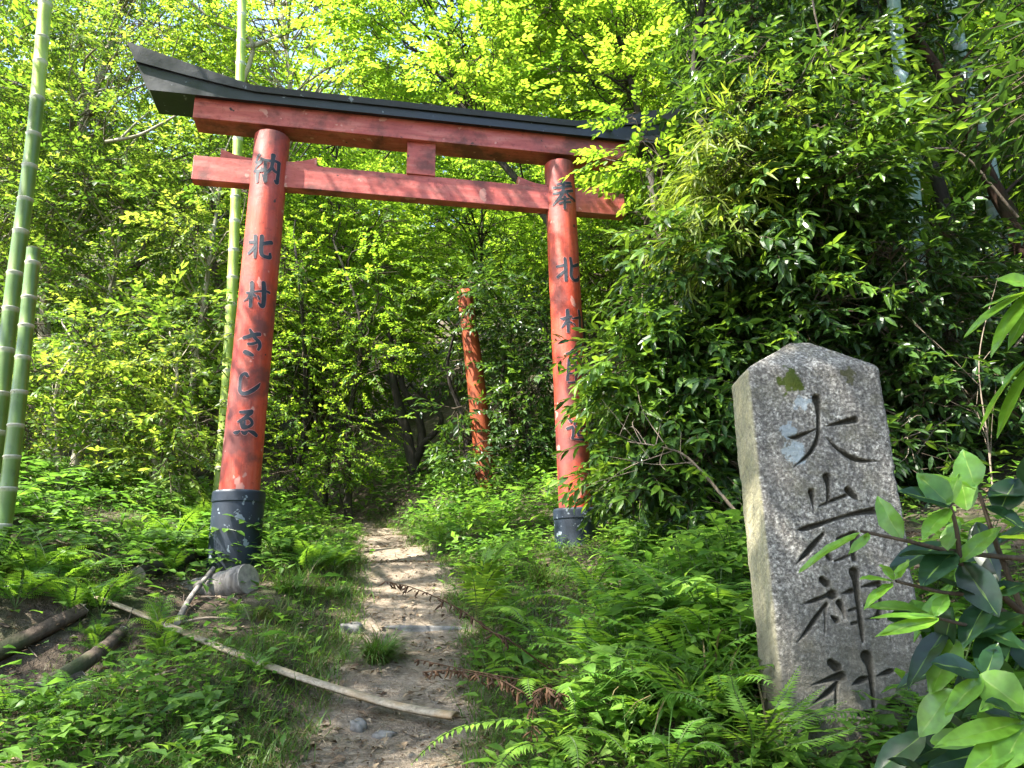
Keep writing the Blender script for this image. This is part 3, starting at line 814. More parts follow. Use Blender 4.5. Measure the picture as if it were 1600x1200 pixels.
# ------------------------------------------------------------------ logs, poles, stones on the ground
def log(name, label, a, b, r0, r1, m, cat="log", sides=18, bend=.03, sink=0.0, bark=None):
    a, b = np.asarray(a, float), np.asarray(b, float)
    o = thing(name, label, cat, (a + b) / 2 - [0, 0, r0 * 0 + sink])
    g = Geo()
    mid = (a + b) / 2
    k = RNG.normal(0, bend, 3) * np.linalg.norm(b - a) * [1, 1, .4]
    P = spline([a - mid, k, b - mid], 26)
    tube(g, P, np.linspace(r0, r1, 26), sides, 0, rough=.03, rng=RNG)
    g.build("trunk", [m], o, True)
    for e, d, r in ((P[0], P[0] - P[1], r0), (P[-1], P[-1] - P[-2], r1)):
        g = Geo(); d = norm(d[None])[0]
        tube(g, [e - d * .004, e + d * .004, e + d * .0045, e + d * .001], [r * .99, r * .97, r * .6, .002], sides, 0)
        g.build("cut_face", [M['cut_grey']], o)
    return o
M['cut_grey'] = flat_mat("grey_cut_wood", (.26, .23, .19), .85)

a = at(262, 938, 4.72); b = at(388, 905, 4.5)
log("log", "short grey weathered log lying below the left gate pillar", a, b, .088, .094, M['log'])
def gl(px0, px1, r, dz=.5):
    a, b = on_ground(*px0), on_ground(*px1)
    return a + [0, 0, r * dz], b + [0, 0, r * dz]
a, b = gl((20, 868), (215, 884), .045)
log("fallen_branch", "thin brown fallen branch among the herbs near the cut bamboo", a, b, .04, .03, M['oldwood'], "branch")
a, b = gl((215, 905), (335, 865), .05)
log("fallen_branch", "dark rotten branch lying just left of the short grey log", a, b, .05, .04, M['darkbark'], "branch")
a, b = gl((-60, 1062), (128, 968), .05, .7)
log("old_plank", "dark rotten plank jutting from the earth hollow at left edge", a, b, .048, .042, M['oldwood'], "plank", 4, .01)
a, b = gl((60, 1095), (190, 1000), .06, .6)
log("fallen_branch", "grey mossy branch crossing the earth hollow at lower left", a, b, .042, .026, M['oldwood'], "branch", 12, .06)
a, b = gl((275, 990), (330, 925), .03, 1.2)
log("fallen_branch", "thin lichen-covered stick propped against the short grey log", a + [0, 0, .02], b + [0, 0, .10], .018, .014, M['log'], "branch", 8)
a, b = gl((-40, 1130), (120, 1075), .05, .5)
log("fallen_branch", "half buried brown branch at the bottom left corner", a, b, .05, .05, M['darkbark'], "branch")

# split bamboo pole across the path
pts = [on_ground(*p) for p in [(105, 935), (190, 962), (290, 1008), (430, 1065), (560, 1112), (640, 1130), (712, 1142)]]
P = spline(np.array(pts) + [0, 0, .05], 60)
P[:, 2] = np.convolve(np.pad(P[:, 2], 8, mode='edge'), np.ones(17) / 17, 'valid')
POLE = P.copy()
g = Geo()
T = norm(np.gradient(P, axis=0)); A = norm(np.cross(T, [0, 0, 1.0])); B = np.cross(A, T)
th = np.linspace(-.25, math.pi + .25, 11)
r = np.linspace(.024, .036, 60)
o_ = [(math.cos(t), .42 * math.sin(t)) for t in th] + [(.90 * math.cos(t), .42 * math.sin(t) - .20) for t in th[::-1]]
V = np.array([[P[i] + r[i] * (c * A[i] + s * B[i]) for c, s in o_] for i in range(60)])
k = len(o_)
i = np.arange(59)[:, None] * k; j = np.arange(k)[None]; jn = (j + 1) % k
F = np.stack([i + j, i + jn, i + k + jn, i + k + j], -1).reshape(-1, 4)
nd = (np.linspace(0, 1, 60) * 9) % 1.0
g.add(V.reshape(-1, 3), [(F, 0), (np.array([list(range(k))[::-1]]), 0), (np.array([[59 * k + q for q in range(k)]]), 0)], 0, np.repeat(nd, k))
m, nt, out = mat("dry_bamboo")
t = N(nt, "ShaderNodeAttribute", attribute_name="tone").outputs["Fac"]
n = noise(nt, coords(nt), 60, 4, .7); n2 = noise(nt, coords(nt), 6, 3)
c = ramp(nt, n, [(.3, (.17, .13, .088)), (.7, (.40, .335, .25))])
c = mixc(nt, ramp(nt, t, [(.0, .8), (.04, .0), (.96, .0), (1, .8)]), c, (.16, .12, .08))
c = mixc(nt, ramp(nt, n2, [(.5, 0.), (.7, .6)]), c, (.30, .19, .09))
pbsdf(nt, out, c, .6, .35, n, .002, .5)
tag(g.build("split_bamboo_pole", [m], None, True), "long dry split bamboo pole lying across the path", "bamboo pole")

def rock(label, p, s, seed, m):
    rng = np.random.default_rng(seed)
    bm = bmesh.new(); bmesh.ops.create_icosphere(bm, subdivisions=4, radius=1.0)
    ph = rng.uniform(0, 6, (6, 3)); fr = rng.uniform(1.2, 4.5, (6, 3))
    for v in bm.verts:
        c = np.array(v.co)
        d = sum(math.sin(float((fr[k] * c).sum() + ph[k, 0])) * (.10 if k < 3 else .045) for k in range(6))
        c = np.sign(c) * np.abs(c) ** .8
        v.co = Vector(tuple(c * (1 + d) * np.array(s)))
    V = np.array([v.co[:] for v in bm.verts]); bm.verts.index_update()
    F = np.array([[v.index for v in f.verts] for f in bm.faces]); bm.free()
    g = Geo(); g.add(V, F)
    o = g.build("rock", [m], None, True, p)
    return tag(o, label, "rock")
M['rock'] = bark_mat("grey_rock", (.07, .066, .06), (.22, .21, .195), 14, 1.0)
rock("small pale stone on the path below the bamboo pole", on_ground(560, 1140) + [0, 0, .01], (.035, .03, .03), 1, M['rock'])
rock("flat grey step stone edge across the middle of the path", on_ground(672, 986) + [0, .05, -.012], (.25, .06, .038), 2, M['rock'])
rock("small stone partly buried beside the grass tuft", on_ground(548, 985) + [0, 0, .0], (.07, .06, .04), 3, M['rock'])
rock("brownish flat stone at the lower edge of the path", on_ground(600, 1150) + [0, 0, .0], (.045, .03, .015), 4, M['rock'])

# ------------------------------------------------------------------ spray templates
R3 = np.random.default_rng(11)
LF_B0 = leaf(.085, .044, (.45,), .4, .2, .18)
LF_B1 = leaf(.085, .044, (.28, .66), .4, .2, .18)
LF_S0 = leaf(.062, .030, (.45,), .42, .2, .15)
LF_E1 = leaf(.115, .040, (.28, .66), .42, .3, .25)
LF_E0 = leaf(.110, .040, (.45,), .42, .3, .2)
LF_G = leaf(.20, .022, (.25, .6), .35, .2, .45)
T_B0 = [spray(R3, .36, 11, LF_B0, .95, .22) for _ in range(6)]
T_B1 = [spray(R3, .34, 11, LF_B1, .95, .2) for _ in range(6)]
T_S0 = [spray(R3, .27, 13, LF_S0, .9, .35) for _ in range(6)]
T_E1 = [spray(R3, .26, 9, LF_E1, .85, .4, young=.12) for _ in range(8)]
T_E0 = [spray(R3, .28, 9, LF_E0, .85, .4, young=.12) for _ in range(6)]
T_G = [spray(R3, .22, 7, LF_G, .6, .35, young=.1, droop=.4) for _ in range(6)]

def in_poly(poly, x, y):
    poly = np.asarray(poly, float); c = np.zeros(len(x), bool)
    j = len(poly) - 1
    for i in range(len(poly)):
        (xi, yi), (xj, yj) = poly[i], poly[j]
        hit = ((yi > y) != (yj > y)) & (x < (xj - xi) * (y - yi) / (yj - yi + 1e-9) + xi)
        c ^= hit; j = i
    return c

def poly_clumps(rng, poly, Y, n, r):
    poly = np.asarray(poly, float)
    lo, hi = poly.min(0), poly.max(0)
    q = rng.uniform(lo, hi, (n * 6, 2))
    q = q[in_poly(poly, q[:, 0], q[:, 1])][:n]
    y = rng.uniform(Y[0], Y[1], len(q))
    return np.array([[*at(a, b, yy), rr] for (a, b), yy, rr in zip(q, y, rng.uniform(*r, len(q)))])

def woody(name, label, cat, base, clumps, tpls, per, leafm, barkm, rng, group=None, trunk=None, r0=.07, flat=.55, droop=.12,
          tsd=.1, tone0=0., scale=(.8, 1.2), limb=.02, twigs=.3, extra=None, inner=.3, limbfrac=1.0):
    """a tree or bush: trunk with limbs, and a crown of leafy twigs"""
    base = np.asarray(base, float)
    C = np.asarray(clumps, float).copy(); C[:, :3] -= base
    o = thing(name, label, cat, base, 0, group)
    if trunk is None:
        ctr = C[:, :3].mean(0); top = C[:, 2].max()
        h = max(.5, min(top * .85, ctr[2] + .8 * (top - ctr[2])))
        w = rng.normal(0, .05 * h, (3, 3)) * [1, 1, 0]
        trunk = [[0, 0, -.25], [ctr[0] * .15 + w[0, 0], ctr[1] * .15 + w[0, 1], h * .33], [ctr[0] * .5 + w[1, 0], ctr[1] * .5 + w[1, 1], h * .66], [ctr[0] + w[2, 0], ctr[1] + w[2, 1], h]]
    else: trunk = np.asarray(trunk, float) - base
    T = spline(trunk, 30)
    g = Geo()
    tube(g, T, np.linspace(r0, r0 * .25, 30) * (1 + .5 * np.exp(-np.linspace(0, 12, 30))), 10, 0, rough=.05, rng=rng)
    limbs(g, rng, T, C, limb, frac=limbfrac)
    for e, ra, rb in (extra or []):
        ge = Geo(); tube(ge, spline(np.asarray(e) - base, 16), np.linspace(ra, rb, 16), 7, 0, rough=.07, rng=rng)
        ge.build("branch", [barkm], o, True)
    g.build("trunk", [barkm], o, True)
    g = Geo()
    ax = lambda c: np.stack([np.interp(c[:, 2], T[:, 2], T[:, k]) for k in range(3)], 1)
    crown(g, rng, C, tpls, per, ax, flat, droop, tsd, scale, inner, twigs, tone0)
    g.build("crown", [leafm, M['twig'], M['rib']], o)
    return o

def wall(name, cat, labels, poly, Y, n, r, tpls, per, leafm, barkm, seed, group=None, bases=None, **kw):
    """several separate trees or bushes sharing one stretch of the wood's edge"""
    rng = np.random.default_rng(seed)
    C = poly_clumps(rng, poly, Y, n, r)
    k = len(labels)
    # seeds spread along the stretch from left to right
    order = np.argsort(C[:, 0] / C[:, 1])
    out = []
    for i, part in enumerate(np.array_split(order, k)):
        c = C[part]
        b = c[:, :2].mean(0) if bases is None else bases[i]
        b = np.array([b[0], b[1], float(gz(b[0], b[1]))])
        out.append(woody(name, labels[i], cat, b, c, tpls, per, leafm, barkm, rng, group, **kw))
    return out

# ---- left: sunlit edge of the wood
wall("tree", "tree", ["twiggy tree with pale bare branches in the top left corner", "tree with pale branches and sky gaps above the left tip of the roof beam"],
     [(-120, -120), (330, -120), (320, 40), (200, 180), (250, 330), (-120, 380)], (8.0, 12.5), 230, (.35, .6), T_S0 + T_B0[:2], 16, M['small'], M['palebark'], 21, tsd=.2, scale=(.8, 1.7), r0=.10, limb=.03, flat=.5, tone0=.0)
wall("tree", "tree", ["yellow-green tree reaching above the left half of the roof beam"],
     [(300, -120), (640, -120), (600, 140), (420, 150), (300, 110)], (8.2, 11), 110, (.3, .5), T_B1, 12, M['bright'], M['palebark'], 22, r0=.09, limb=.025, flat=.3, tone0=.18,
     extra=[([at(372, 150, 8.6), at(395, 68, 8.6), at(345, 40, 8.4), at(300, 5, 8.3)], .035, .018), ([at(385, 75, 8.6), at(425, 62, 8.7), at(470, 42, 8.8), at(570, 25, 9)], .04, .02)])
wall("shrub", "shrub", ["sunlit bush behind the tall bamboo at the left edge", "sunlit yellow-green bush midway between bamboo and left gate pillar", "sunlit bush just left of the left gate pillar"],
     [(-120, 290), (210, 210), (400, 210), (380, 500), (-120, 540)], (7.8, 10), 110, (.28, .5), T_S0 + T_B0[:3], 13, M['small'], M['palebark'], 23, tsd=.2, scale=(.8, 1.6), r0=.055, limb=.024, tone0=.06,
     extra=[([at(165, 222, 8), at(215, 212, 8), at(255, 192, 8), at(283, 176, 8)], .022, .012), ([at(190, 215, 8), at(215, 190, 8.1), at(240, 170, 8.2)], .016, .008)])
wall("shrub", "shrub", ["low bright bush on the bank behind the cut bamboo", "low bright bush at the middle of the left bank", "low bright bush reaching the foot of the left gate pillar"],
     [(-120, 520), (380, 470), (340, 745), (-120, 770)], (6.4, 8.4), 105, (.22, .42), T_S0 + T_B0[:3], 13, M['small'], M['palebark'], 24, tsd=.18, scale=(.8, 1.6), r0=.035, limb=.012, tone0=.10)
wall("shrub", "shrub", ["bright green bush seen through the gate beside the left pillar", "bright green bush behind the gate beside the path"],
     [(425, 330), (600, 290), (640, 500), (560, 770), (420, 770)], (7.8, 10), 80, (.25, .45), T_S0, 13, M['bright'], M['darkbark'], 25, r0=.05, limb=.016, tone0=.05)

# ---- middle: light canopy over the gate and the dark way through
wall("tree", "tree", ["bright yellow-green maple-like tree spreading above the middle of the gate", "bright green tree above the right half of the roof beam"],
     [(520, -120), (1030, -120), (1010, 170), (900, 215), (760, 180), (560, 130)], (6.8, 9.2), 150, (.25, .45), T_B1, 13, M['bright'], M['darkbark'], 31, bases=[(.9, 8.4), (1.9, 6.6)], scale=(.9, 1.5), r0=.07, limb=.022, flat=.22, droop=.06, tone0=.15)
wall("tree", "tree", ["green tree filling the opening under the tie beam at left", "green tree filling the opening under the tie beam at right"],
     [(450, 225), (860, 270), (850, 480), (660, 470), (450, 400)], (8.8, 11.5), 110, (.28, .5), T_B1, 13, M['bright'], M['darkbark'], 32, r0=.04, limb=.02, flat=.35, tone0=.02)
wall("shrub", "shrub", ["dark leafy bush left of the broken pillar above the path", "dark leafy bush crowding round the broken pillar", "dark leafy bush between the broken pillar and the right gate pillar"],
     [(700, 430), (860, 420), (870, 760), (760, 770), (715, 720), (690, 560)], (7.5, 9.4), 85, (.2, .40), T_E0, 12, M['evergreen'], M['darkbark'], 33, r0=.04, limb=.014, tone0=.06)
rng = np.random.default_rng(34)
trunk = [at(648, 830, 10), at(646, 730, 10), at(628, 650, 10.1), at(614, 590, 10.2), at(609, 520, 10.3), at(600, 420, 10.4)]
c = poly_clumps(rng, [(560, 380), (700, 380), (690, 540), (560, 540)], (9.6, 11), 26, (.25, .45))
b = trunk[0].copy(); b[2] = float(gz(b[0], b[1])); trunk[0] = b - [0, 0, .2]
woody("tree", "slender dark forked tree at the far end of the path", "tree", b, c, T_B0, 12, M['bright'], M['darkbark'], rng, None, trunk, .10, .4,
      extra=[([at(646, 725, 10), at(660, 690, 10.05), at(650, 640, 10.1), at(628, 600, 10.1), at(625, 540, 10.2)], .07, .04),
             ([at(655, 700, 10), at(690, 660, 10.1), at(672, 630, 10.2), at(640, 600, 10.3)], .05, .02), ([at(618, 610, 10.2), at(600, 590, 10.2), at(575, 585, 10.2)], .035, .015)])

# ---- right: the dark evergreen mass
R1 = [(1015, 410), (1085, 310), (1115, 160), (1200, 80), (1350, 180), (1390, 420), (1250, 520), (1180, 620), (1150, 770), (1030, 790), (1020, 720), (1050, 610), (1000, 480)]
wall("shrub", "shrub", ["glossy evergreen bush pressing against the right gate pillar", "evergreen bush with drooping leaves between the gate and the stone marker", "dark evergreen bush rising above the stone marker"],
     R1, (4.5, 6.0), 150, (.2, .38), T_E1, 15, M['evergreen'], M['darkbark'], 41, r0=.05, limb=.014, tsd=.15, scale=(.85, 1.4), tone0=.10, droop=.3)
wall("tree", "tree", ["dark evergreen tree above the right end of the roof beam", "dark evergreen tree in the upper right behind the pale bamboo"],
     [(1060, -160), (1450, -160), (1450, 150), (1200, 160), (1100, 170)], (5.0, 7.2), 105, (.25, .45), T_E1, 14, M['evergreen'], M['darkbark'], 42, r0=.08, limb=.02, tsd=.1, tone0=-.04, droop=.25)
rng = np.random.default_rng(43)
c = poly_clumps(rng, [(1330, -120), (1750, -120), (1750, 420), (1420, 440), (1370, 200)], (5.0, 7.6), 85, (.25, .42))
trunk = [at(1640, 560, 5.6), at(1596, 380, 5.6), at(1545, 275, 5.6), at(1496, 160, 5.5), at(1440, 70, 5.5), at(1375, -20, 5.4), at(1330, -110, 5.4)]
b = trunk[0].copy(); b[2] = float(gz(b[0], b[1])); trunk.insert(0, b - [0, 0, .2])
woody("tree", "evergreen tree with a slanting red-brown trunk in the upper right corner", "tree", b, c, T_E1, 13, M['evergreen'], M['redbark'], rng, None, trunk, .085, .5, .25, tone0=-.02, limb=.018, limbfrac=.6)
wall("shrub", "shrub", ["dark bush with bare twigs right behind the stone marker", "dark twiggy bush at the right edge behind the laurel"],
     [(1150, 440), (1750, 330), (1750, 880), (1380, 880), (1150, 760)], (4.3, 6.6), 150, (.22, .40), T_E1, 12, M['evergreen'], M['darkbark'], 44, r0=.05, limb=.016, tsd=.1, tone0=-.08, droop=.3)
wall("shrub", "shrub", ["dark bush hiding the lower stem of the pale blue bamboo"],
     [(1390, 350), (1480, 350), (1500, 720), (1400, 740)], (4.4, 4.95), 30, (.16, .28), T_E1, 12, M['evergreen'], M['darkbark'], 49, r0=.03, limb=.010, tsd=.1, tone0=-.03, droop=.3)
# fresh light sprays in front
wall("young_tree", "young tree", ["young tree with fresh light green leaf sprays before the dark bushes"],
     [(1150, 80), (1330, 60), (1420, 150), (1400, 280), (1250, 300), (1150, 160)], (4.2, 4.7), 26, (.16, .26), T_E1, 8, M['evergreen'], M['darkbark'], 45, bases=[(2.5, 5.4)], r0=.018, limb=.009, tone0=.30, flat=.35, droop=.12)
wall("young_tree", "young tree", ["young tree with leafy twigs hanging across the right gate pillar"],
     [(925, 530), (1010, 480), (1060, 560), (1050, 770), (945, 790), (930, 720), (985, 660), (930, 610)], (4.6, 5.1), 30, (.12, .22), T_E1, 10, M['evergreen'], M['twig'], 46, r0=.02, limb=.008, tone0=.22, droop=.25)
wall("young_tree", "young tree", ["slim young tree whose light leaves cover the right tip of the roof beam"],
     [(945, 190), (1010, 165), (1050, 230), (1000, 285), (935, 230)], (5.0, 5.35), 7, (.10, .18), T_B1, 7, M['bright'], M['twig'], 47, r0=.02, limb=.008, tone0=.0, flat=.3)
wall("bamboo_grass", "bamboo grass", ["yellowish bamboo grass clump among the evergreens right of the gate"],
     [(1110, 200), (1190, 180), (1200, 330), (1130, 420), (1075, 390)], (4.4, 5.0), 30, (.16, .26), T_G, 12, M['sasa'], M['stem'], 48, r0=.012, limb=.005, tone0=.1, flat=.6, droop=.35)

# ---- the wood behind: a few tree shapes, copied
far = []
for k in range(3):
    rng = np.random.default_rng(60 + k)
    c = np.vstack([blob(rng, 70, (0, 0, 4.6), (2.3, 2.3, 3.2), (.4, .75)), blob(rng, 30, (.3, .2, 2.0), (1.8, 1.8, 1.2), (.4, .7))])
    far.append(woody("tree", "leafy tree of the wood behind the gate", "tree", (0, 0, 0), c, [T_B0, T_S0, T_B0][k], 19, M[['bright', 'small', 'bright'][k]], M['bark'], rng,
                     "trees of the wood behind the gate", r0=.12, limb=.035, scale=(1.2, 1.8), tone0=[-.05, .0, .08][k], limbfrac=.5, twigs=.1))
SPOTS = [(-10.5, 12.5, 1.1), (-7.6, 13.5, 1.2), (-5.2, 13.0, 1.15), (-3.9, 15.6, 1.2), (.9, 15.2, 1.1), (2.0, 13.5, 1.15), (4.6, 12.5, 1.2), (6.8, 10.8, 1.1), (8.2, 8.6, 1.0), (4.9, 8.6, 1.1), (2.6, 10.2, 1.0),
         (-13, 17, 1.3), (-8.5, 18.5, 1.3), (-5, 18, 1.3), (-1.5, 19, 1.35), (2, 18.5, 1.3), (6, 17.5, 1.3), (10.5, 14.5, 1.3), (-15, 12, 1.1), (8.3, 5.2, 1.0), (-3.6, 24, 1.5), (1.5, 25, 1.5), (-10, 25, 1.5), (7, 24, 1.5)]
rng = np.random.default_rng(65)
for k, (x, y, s) in enumerate(SPOTS):
    p = (x, y, float(gz(x, y)) - .1)
    if k < 3: far[k].location = p; far[k].rotation_euler.z = rng.uniform(0, 6.28); far[k].scale = (s, s, s)
    else: copy_thing(far[k % 3], p, rng.uniform(0, 6.28), s)

# unseen trees added out of frame to block the sky and dapple the sun
rng = np.random.default_rng(66)
def canopy(label, x, y, clumps, tp, m, per=12, **kw):
    b = np.array([x, y, float(gz(x, y))])
    return woody("tree", label, "tree", b, clumps, tp, per, m, M['bark'], rng, None, r0=.14, limb=.04, scale=(1.1, 1.6), limbfrac=.5, twigs=.1, **kw)
canopy("unseen broadleaf tree added left of the path to dapple the gate", -5.8, 1.6, blob(rng, 24, (-3.6, 3.3, 8.2), (2.4, 2.0, 1.3), (.3, .55), .1), T_B0, M['bright'])
canopy("unseen broadleaf tree added beyond the left edge to shade the path and left bushes", -6.4, 1.0, np.vstack([blob(rng, 36, (-4.3, 1.9, 7.0), (1.7, 1.2, .8), (.35, .6), .1), blob(rng, 16, (-7.2, 6.2, 7.6), (2.6, 2.0, .8), (.3, .55), .1)]), T_B0, M['bright'])
canopy("unseen broadleaf tree added behind the camera at left to shade the stone marker", -3.4, -2.2, blob(rng, 80, (-2.4, .2, 7.4), (2.5, 1.9, 1.6), (.35, .6), .1), T_B0, M['bright'])
canopy("unseen evergreen tree added beyond the right edge to darken the right side", 4.6, 1.6, np.vstack([blob(rng, 60, (4.2, 2.2, 5.6), (1.5, 2.2, 3.4), (.4, .7), .2), blob(rng, 40, (2.4, 4.6, 8.2), (2.0, 1.6, 1.2), (.4, .6), .1)]), T_E0, M['evergreen'], 13)
canopy("unseen evergreen tree added behind the camera at right to block skylight", 2.8, -3.0, blob(rng, 90, (2.2, -2.0, 5.5), (2.6, 2.2, 3.2), (.4, .7), .2), T_E0, M['evergreen'], 13)
canopy("unseen dense evergreen tree added behind the camera to block skylight", -1.0, -5.5, blob(rng, 90, (-1.0, -5.0, 5.0), (3.2, 1.8, 4.0), (.4, .7), .2), T_E0, M['evergreen'], 13)

# ------------------------------------------------------------------ ferns
LF_P = leaf(1.0, .24, (.3, .7), .25, .15, .12)          # one pinna, unit length
LF_PT = leaf(1.0, .5, (.45,), .35, .15, .1)             # a leaflet of a lacy pinna

def frond_geo(g, rng, P, width, n=22, lacy=False, tone=0., up=None, curl=0.0, mat_leaf=0):
    """a fern blade along the curve P: rachis with a pair of pinnae at each step"""
    P = np.asarray(P, float)
    Q = spline(P, 60)
    L = np.linalg.norm(np.diff(Q, axis=0), axis=1).sum()
    tube(g, Q[::4], np.linspace(.0022, .0007, 15) * (1 + L), 3, 1, 0.5)
    T = norm(np.gradient(Q, axis=0))
    upv = np.array([0, 0, 1.0]) if up is None else np.asarray(up, float)
    ts = np.linspace(.18, .985, n)
    side = norm(np.cross(T, upv))
    nor = np.cross(side, T)
    for t in ts:
        k = min(59, int(t * 59))
        u = min(1.0, (t - .18) / .81)
        w = width * (min(1, .45 + u * 2.2)) * (1 - u) ** .75 + .006
        for s in (-1, 1):
            d = norm((side[k] * s * .93 + T[k] * (.30 + .3 * u) - nor[k] * (.10 + curl) + rng.normal(0, .05, 3))[None])
            Fm = frames(d, (nor[k] + rng.normal(0, .12, 3))[None])[0]
            tn = np.clip(.45 + tone + rng.normal(0, .06) + .15 * u, 0, 1)
            if not lacy:
                v, f = LF_P
                sc = np.array([1.0 * w, w, w]) * [max(.75, min(1.3, .016 * L / .4 / (w * .24 + 1e-4))), 1, 1]
                g.add((v * sc) @ Fm.T + Q[k], f, mat_leaf, tn)
            else:
                m = max(4, int(w / .011))
                for q in range(1, m + 1):
                    r = q / m
                    lw = (.38 * w * (1 - r) ** .8 + .05 * w) * .8
                    for s2 in (-1, 1):
                        a = s2 * 1.0
                        dv = np.array([math.sin(a) * lw, math.cos(a) * lw, 0])
                        v, f = LF_PT
                        R = rot('Z', -a)
                        g.add(((v * lw) @ R.T + [0, r * w * .93, -.12 * w * r * r]) @ Fm.T + Q[k], f, mat_leaf, tn)

def arch(L, a0, droop, n=6):
    """a blade rising at angle a0 and arching over, in the y-z plane"""
    t = np.linspace(0, 1, n)
    a = a0 - droop * t
    s = np.r_[0, np.cumsum((L / (n - 1)) * np.ones(n - 1))]
    y = np.r_[0, np.cumsum(np.cos((a[1:] + a[:-1]) / 2) * L / (n - 1))]
    z = np.r_[0, np.cumsum(np.sin((a[1:] + a[:-1]) / 2) * L / (n - 1))]
    return np.stack([np.zeros(n), y, z], 1)

FR = np.random.default_rng(71)
FROND = {}
for kind, lacy in (("plain", False), ("lacy", True)):
    for k in range(3):
        g = Geo()
        frond_geo(g, FR, arch(.5, 1.1 + .15 * k, 1.3 + .2 * k), .10 if not lacy else .135, 20 if not lacy else 13, lacy)
        FROND[kind, k] = g.mesh("frond", [M['fern'], M['stem']])

def fern(label, p, kind, n, s, rng, group=None, spread=(0, 6.283)):
    o = thing("fern", label, "fern", p, 0, group)
    for k in range(n):
        f = bpy.data.objects.new("frond", FROND[kind, int(rng.integers(3))])
        COL.objects.link(f); f.parent = o
        a = spread[0] + (spread[1] - spread[0]) * (k + rng.uniform(-.3, .3)) / n
        f.rotation_euler = (rng.normal(0, .12), rng.normal(0, .15), a)
        q = s * rng.uniform(.75, 1.15); f.scale = (q, q, q)
    return o

KEYS = []
def fern_px(label, base, fronds, rng, lacy=False, width=.07, tone=0., n=24, mats=None):
    KEYS.append(np.asarray(base, float)[:2])
    """a fern whose blades are given as curves"""
    base = np.asarray(base, float)
    o = thing("fern", label, "fern", base)
    for pts in fronds:
        P = np.array([base] + [at(*q) for q in pts]) - base
        g = Geo(); frond_geo(g, rng, P, width, n, lacy, tone)
        g.build("frond", mats or [M['fern'], M['stem']], o)
    return o

rng = np.random.default_rng(72)
B = on_ground(748, 972)
fern_px("upright bright fern beside the path before the right gate pillar", B, [
    [(765, 890, 4.0), (800, 845, 4.05), (845, 858, 4.1)], [(762, 910, 3.95), (795, 875, 3.9), (840, 895, 3.85)], [(752, 900, 4.0), (765, 855, 4.0), (788, 832, 4.0)],
    [(762, 935, 3.8), (795, 915, 3.7), (832, 925, 3.6)], [(742, 920, 3.8), (735, 890, 3.75), (722, 880, 3.65)], [(770, 950, 3.7), (800, 950, 3.5), (822, 975, 3.4)]], rng, False, .125, .32, 26)
B = on_ground(868, 1105)
fern_px("fern with narrow light blades in the middle of the herb bed", B, [
    [(850, 1062, 2.72), (815, 1040, 2.68), (770, 1040, 2.6)], [(838, 1068, 2.66), (825, 1062, 2.58), (832, 1100, 2.45)], [(885, 1062, 2.7), (925, 1058, 2.68), (980, 1075, 2.62)],
    [(880, 1072, 2.6), (895, 1085, 2.5), (900, 1125, 2.4)], [(900, 1060, 2.8), (930, 1040, 2.85), (968, 1062, 2.85)]], rng, False, .062, .25, 26)
B = on_ground(880, 1178)
fern_px("yellowish fern arching over the path at the bottom edge", B, [
    [(830, 1128, 2.36), (755, 1128, 2.3), (690, 1150, 2.25), (632, 1205, 2.2)], [(860, 1130, 2.4), (830, 1122, 2.4), (795, 1128, 2.36)], [(900, 1140, 2.35), (945, 1145, 2.3), (985, 1185, 2.2)],
    [(885, 1150, 2.25), (900, 1165, 2.15), (905, 1215, 2.05)], [(845, 1160, 2.25), (800, 1172, 2.15), (770, 1215, 2.05)]], rng, False, .07, .3, 28)
B = on_ground(1180, 1180)
fern_px("light green fern with saw-edged blades against the foot of the stone marker", B, [
    [(1205, 1120, 1.93), (1228, 1080, 1.95), (1250, 1040, 1.97)], [(1215, 1135, 1.92), (1250, 1102, 1.93), (1288, 1072, 1.95)], [(1222, 1145, 1.90), (1275, 1115, 1.91), (1322, 1095, 1.93)],
    [(1235, 1165, 1.86), (1300, 1150, 1.86), (1358, 1128, 1.88)], [(1170, 1130, 1.95), (1150, 1085, 1.98), (1140, 1050, 2.0)], [(1150, 1150, 1.85), (1110, 1130, 1.8), (1075, 1150, 1.75)]], rng, False, .05, .22, 26)
B = on_ground(1050, 1215)
fern_px("fern spreading along the bottom edge left of the stone marker", B, [
    [(1075, 1175, 1.95), (1110, 1160, 1.9), (1145, 1185, 1.85)], [(1040, 1170, 1.95), (1020, 1150, 1.95), (985, 1165, 1.9)], [(1060, 1165, 2.0), (1080, 1130, 2.05), (1115, 1120, 2.05)]], rng, False, .065, .02, 24)
B = on_ground(248, 1000)
fern_px("small yellow-green fern standing over the bamboo pole", B, [
    [(246, 965, 3.85), (228, 935, 3.85), (205, 938, 3.8)], [(250, 960, 3.9), (262, 932, 3.95), (288, 940, 3.95)], [(247, 960, 3.9), (245, 935, 3.95), (243, 922, 4.0)], [(240, 975, 3.75), (215, 965, 3.65), (190, 985, 3.6)], [(258, 970, 3.8), (285, 962, 3.75), (300, 985, 3.7)]], rng, True, .10, .22, 13)
B = on_ground(372, 985)
fern_px("small fern with drooping blades below the short grey log", B, [
    [(368, 950, 4.1), (350, 935, 4.05), (335, 938, 4.0)], [(372, 950, 4.1), (380, 945, 4.0), (392, 975, 3.9)], [(362, 960, 4.0), (352, 962, 3.9), (345, 985, 3.85)]], rng, True, .09, .05, 12)

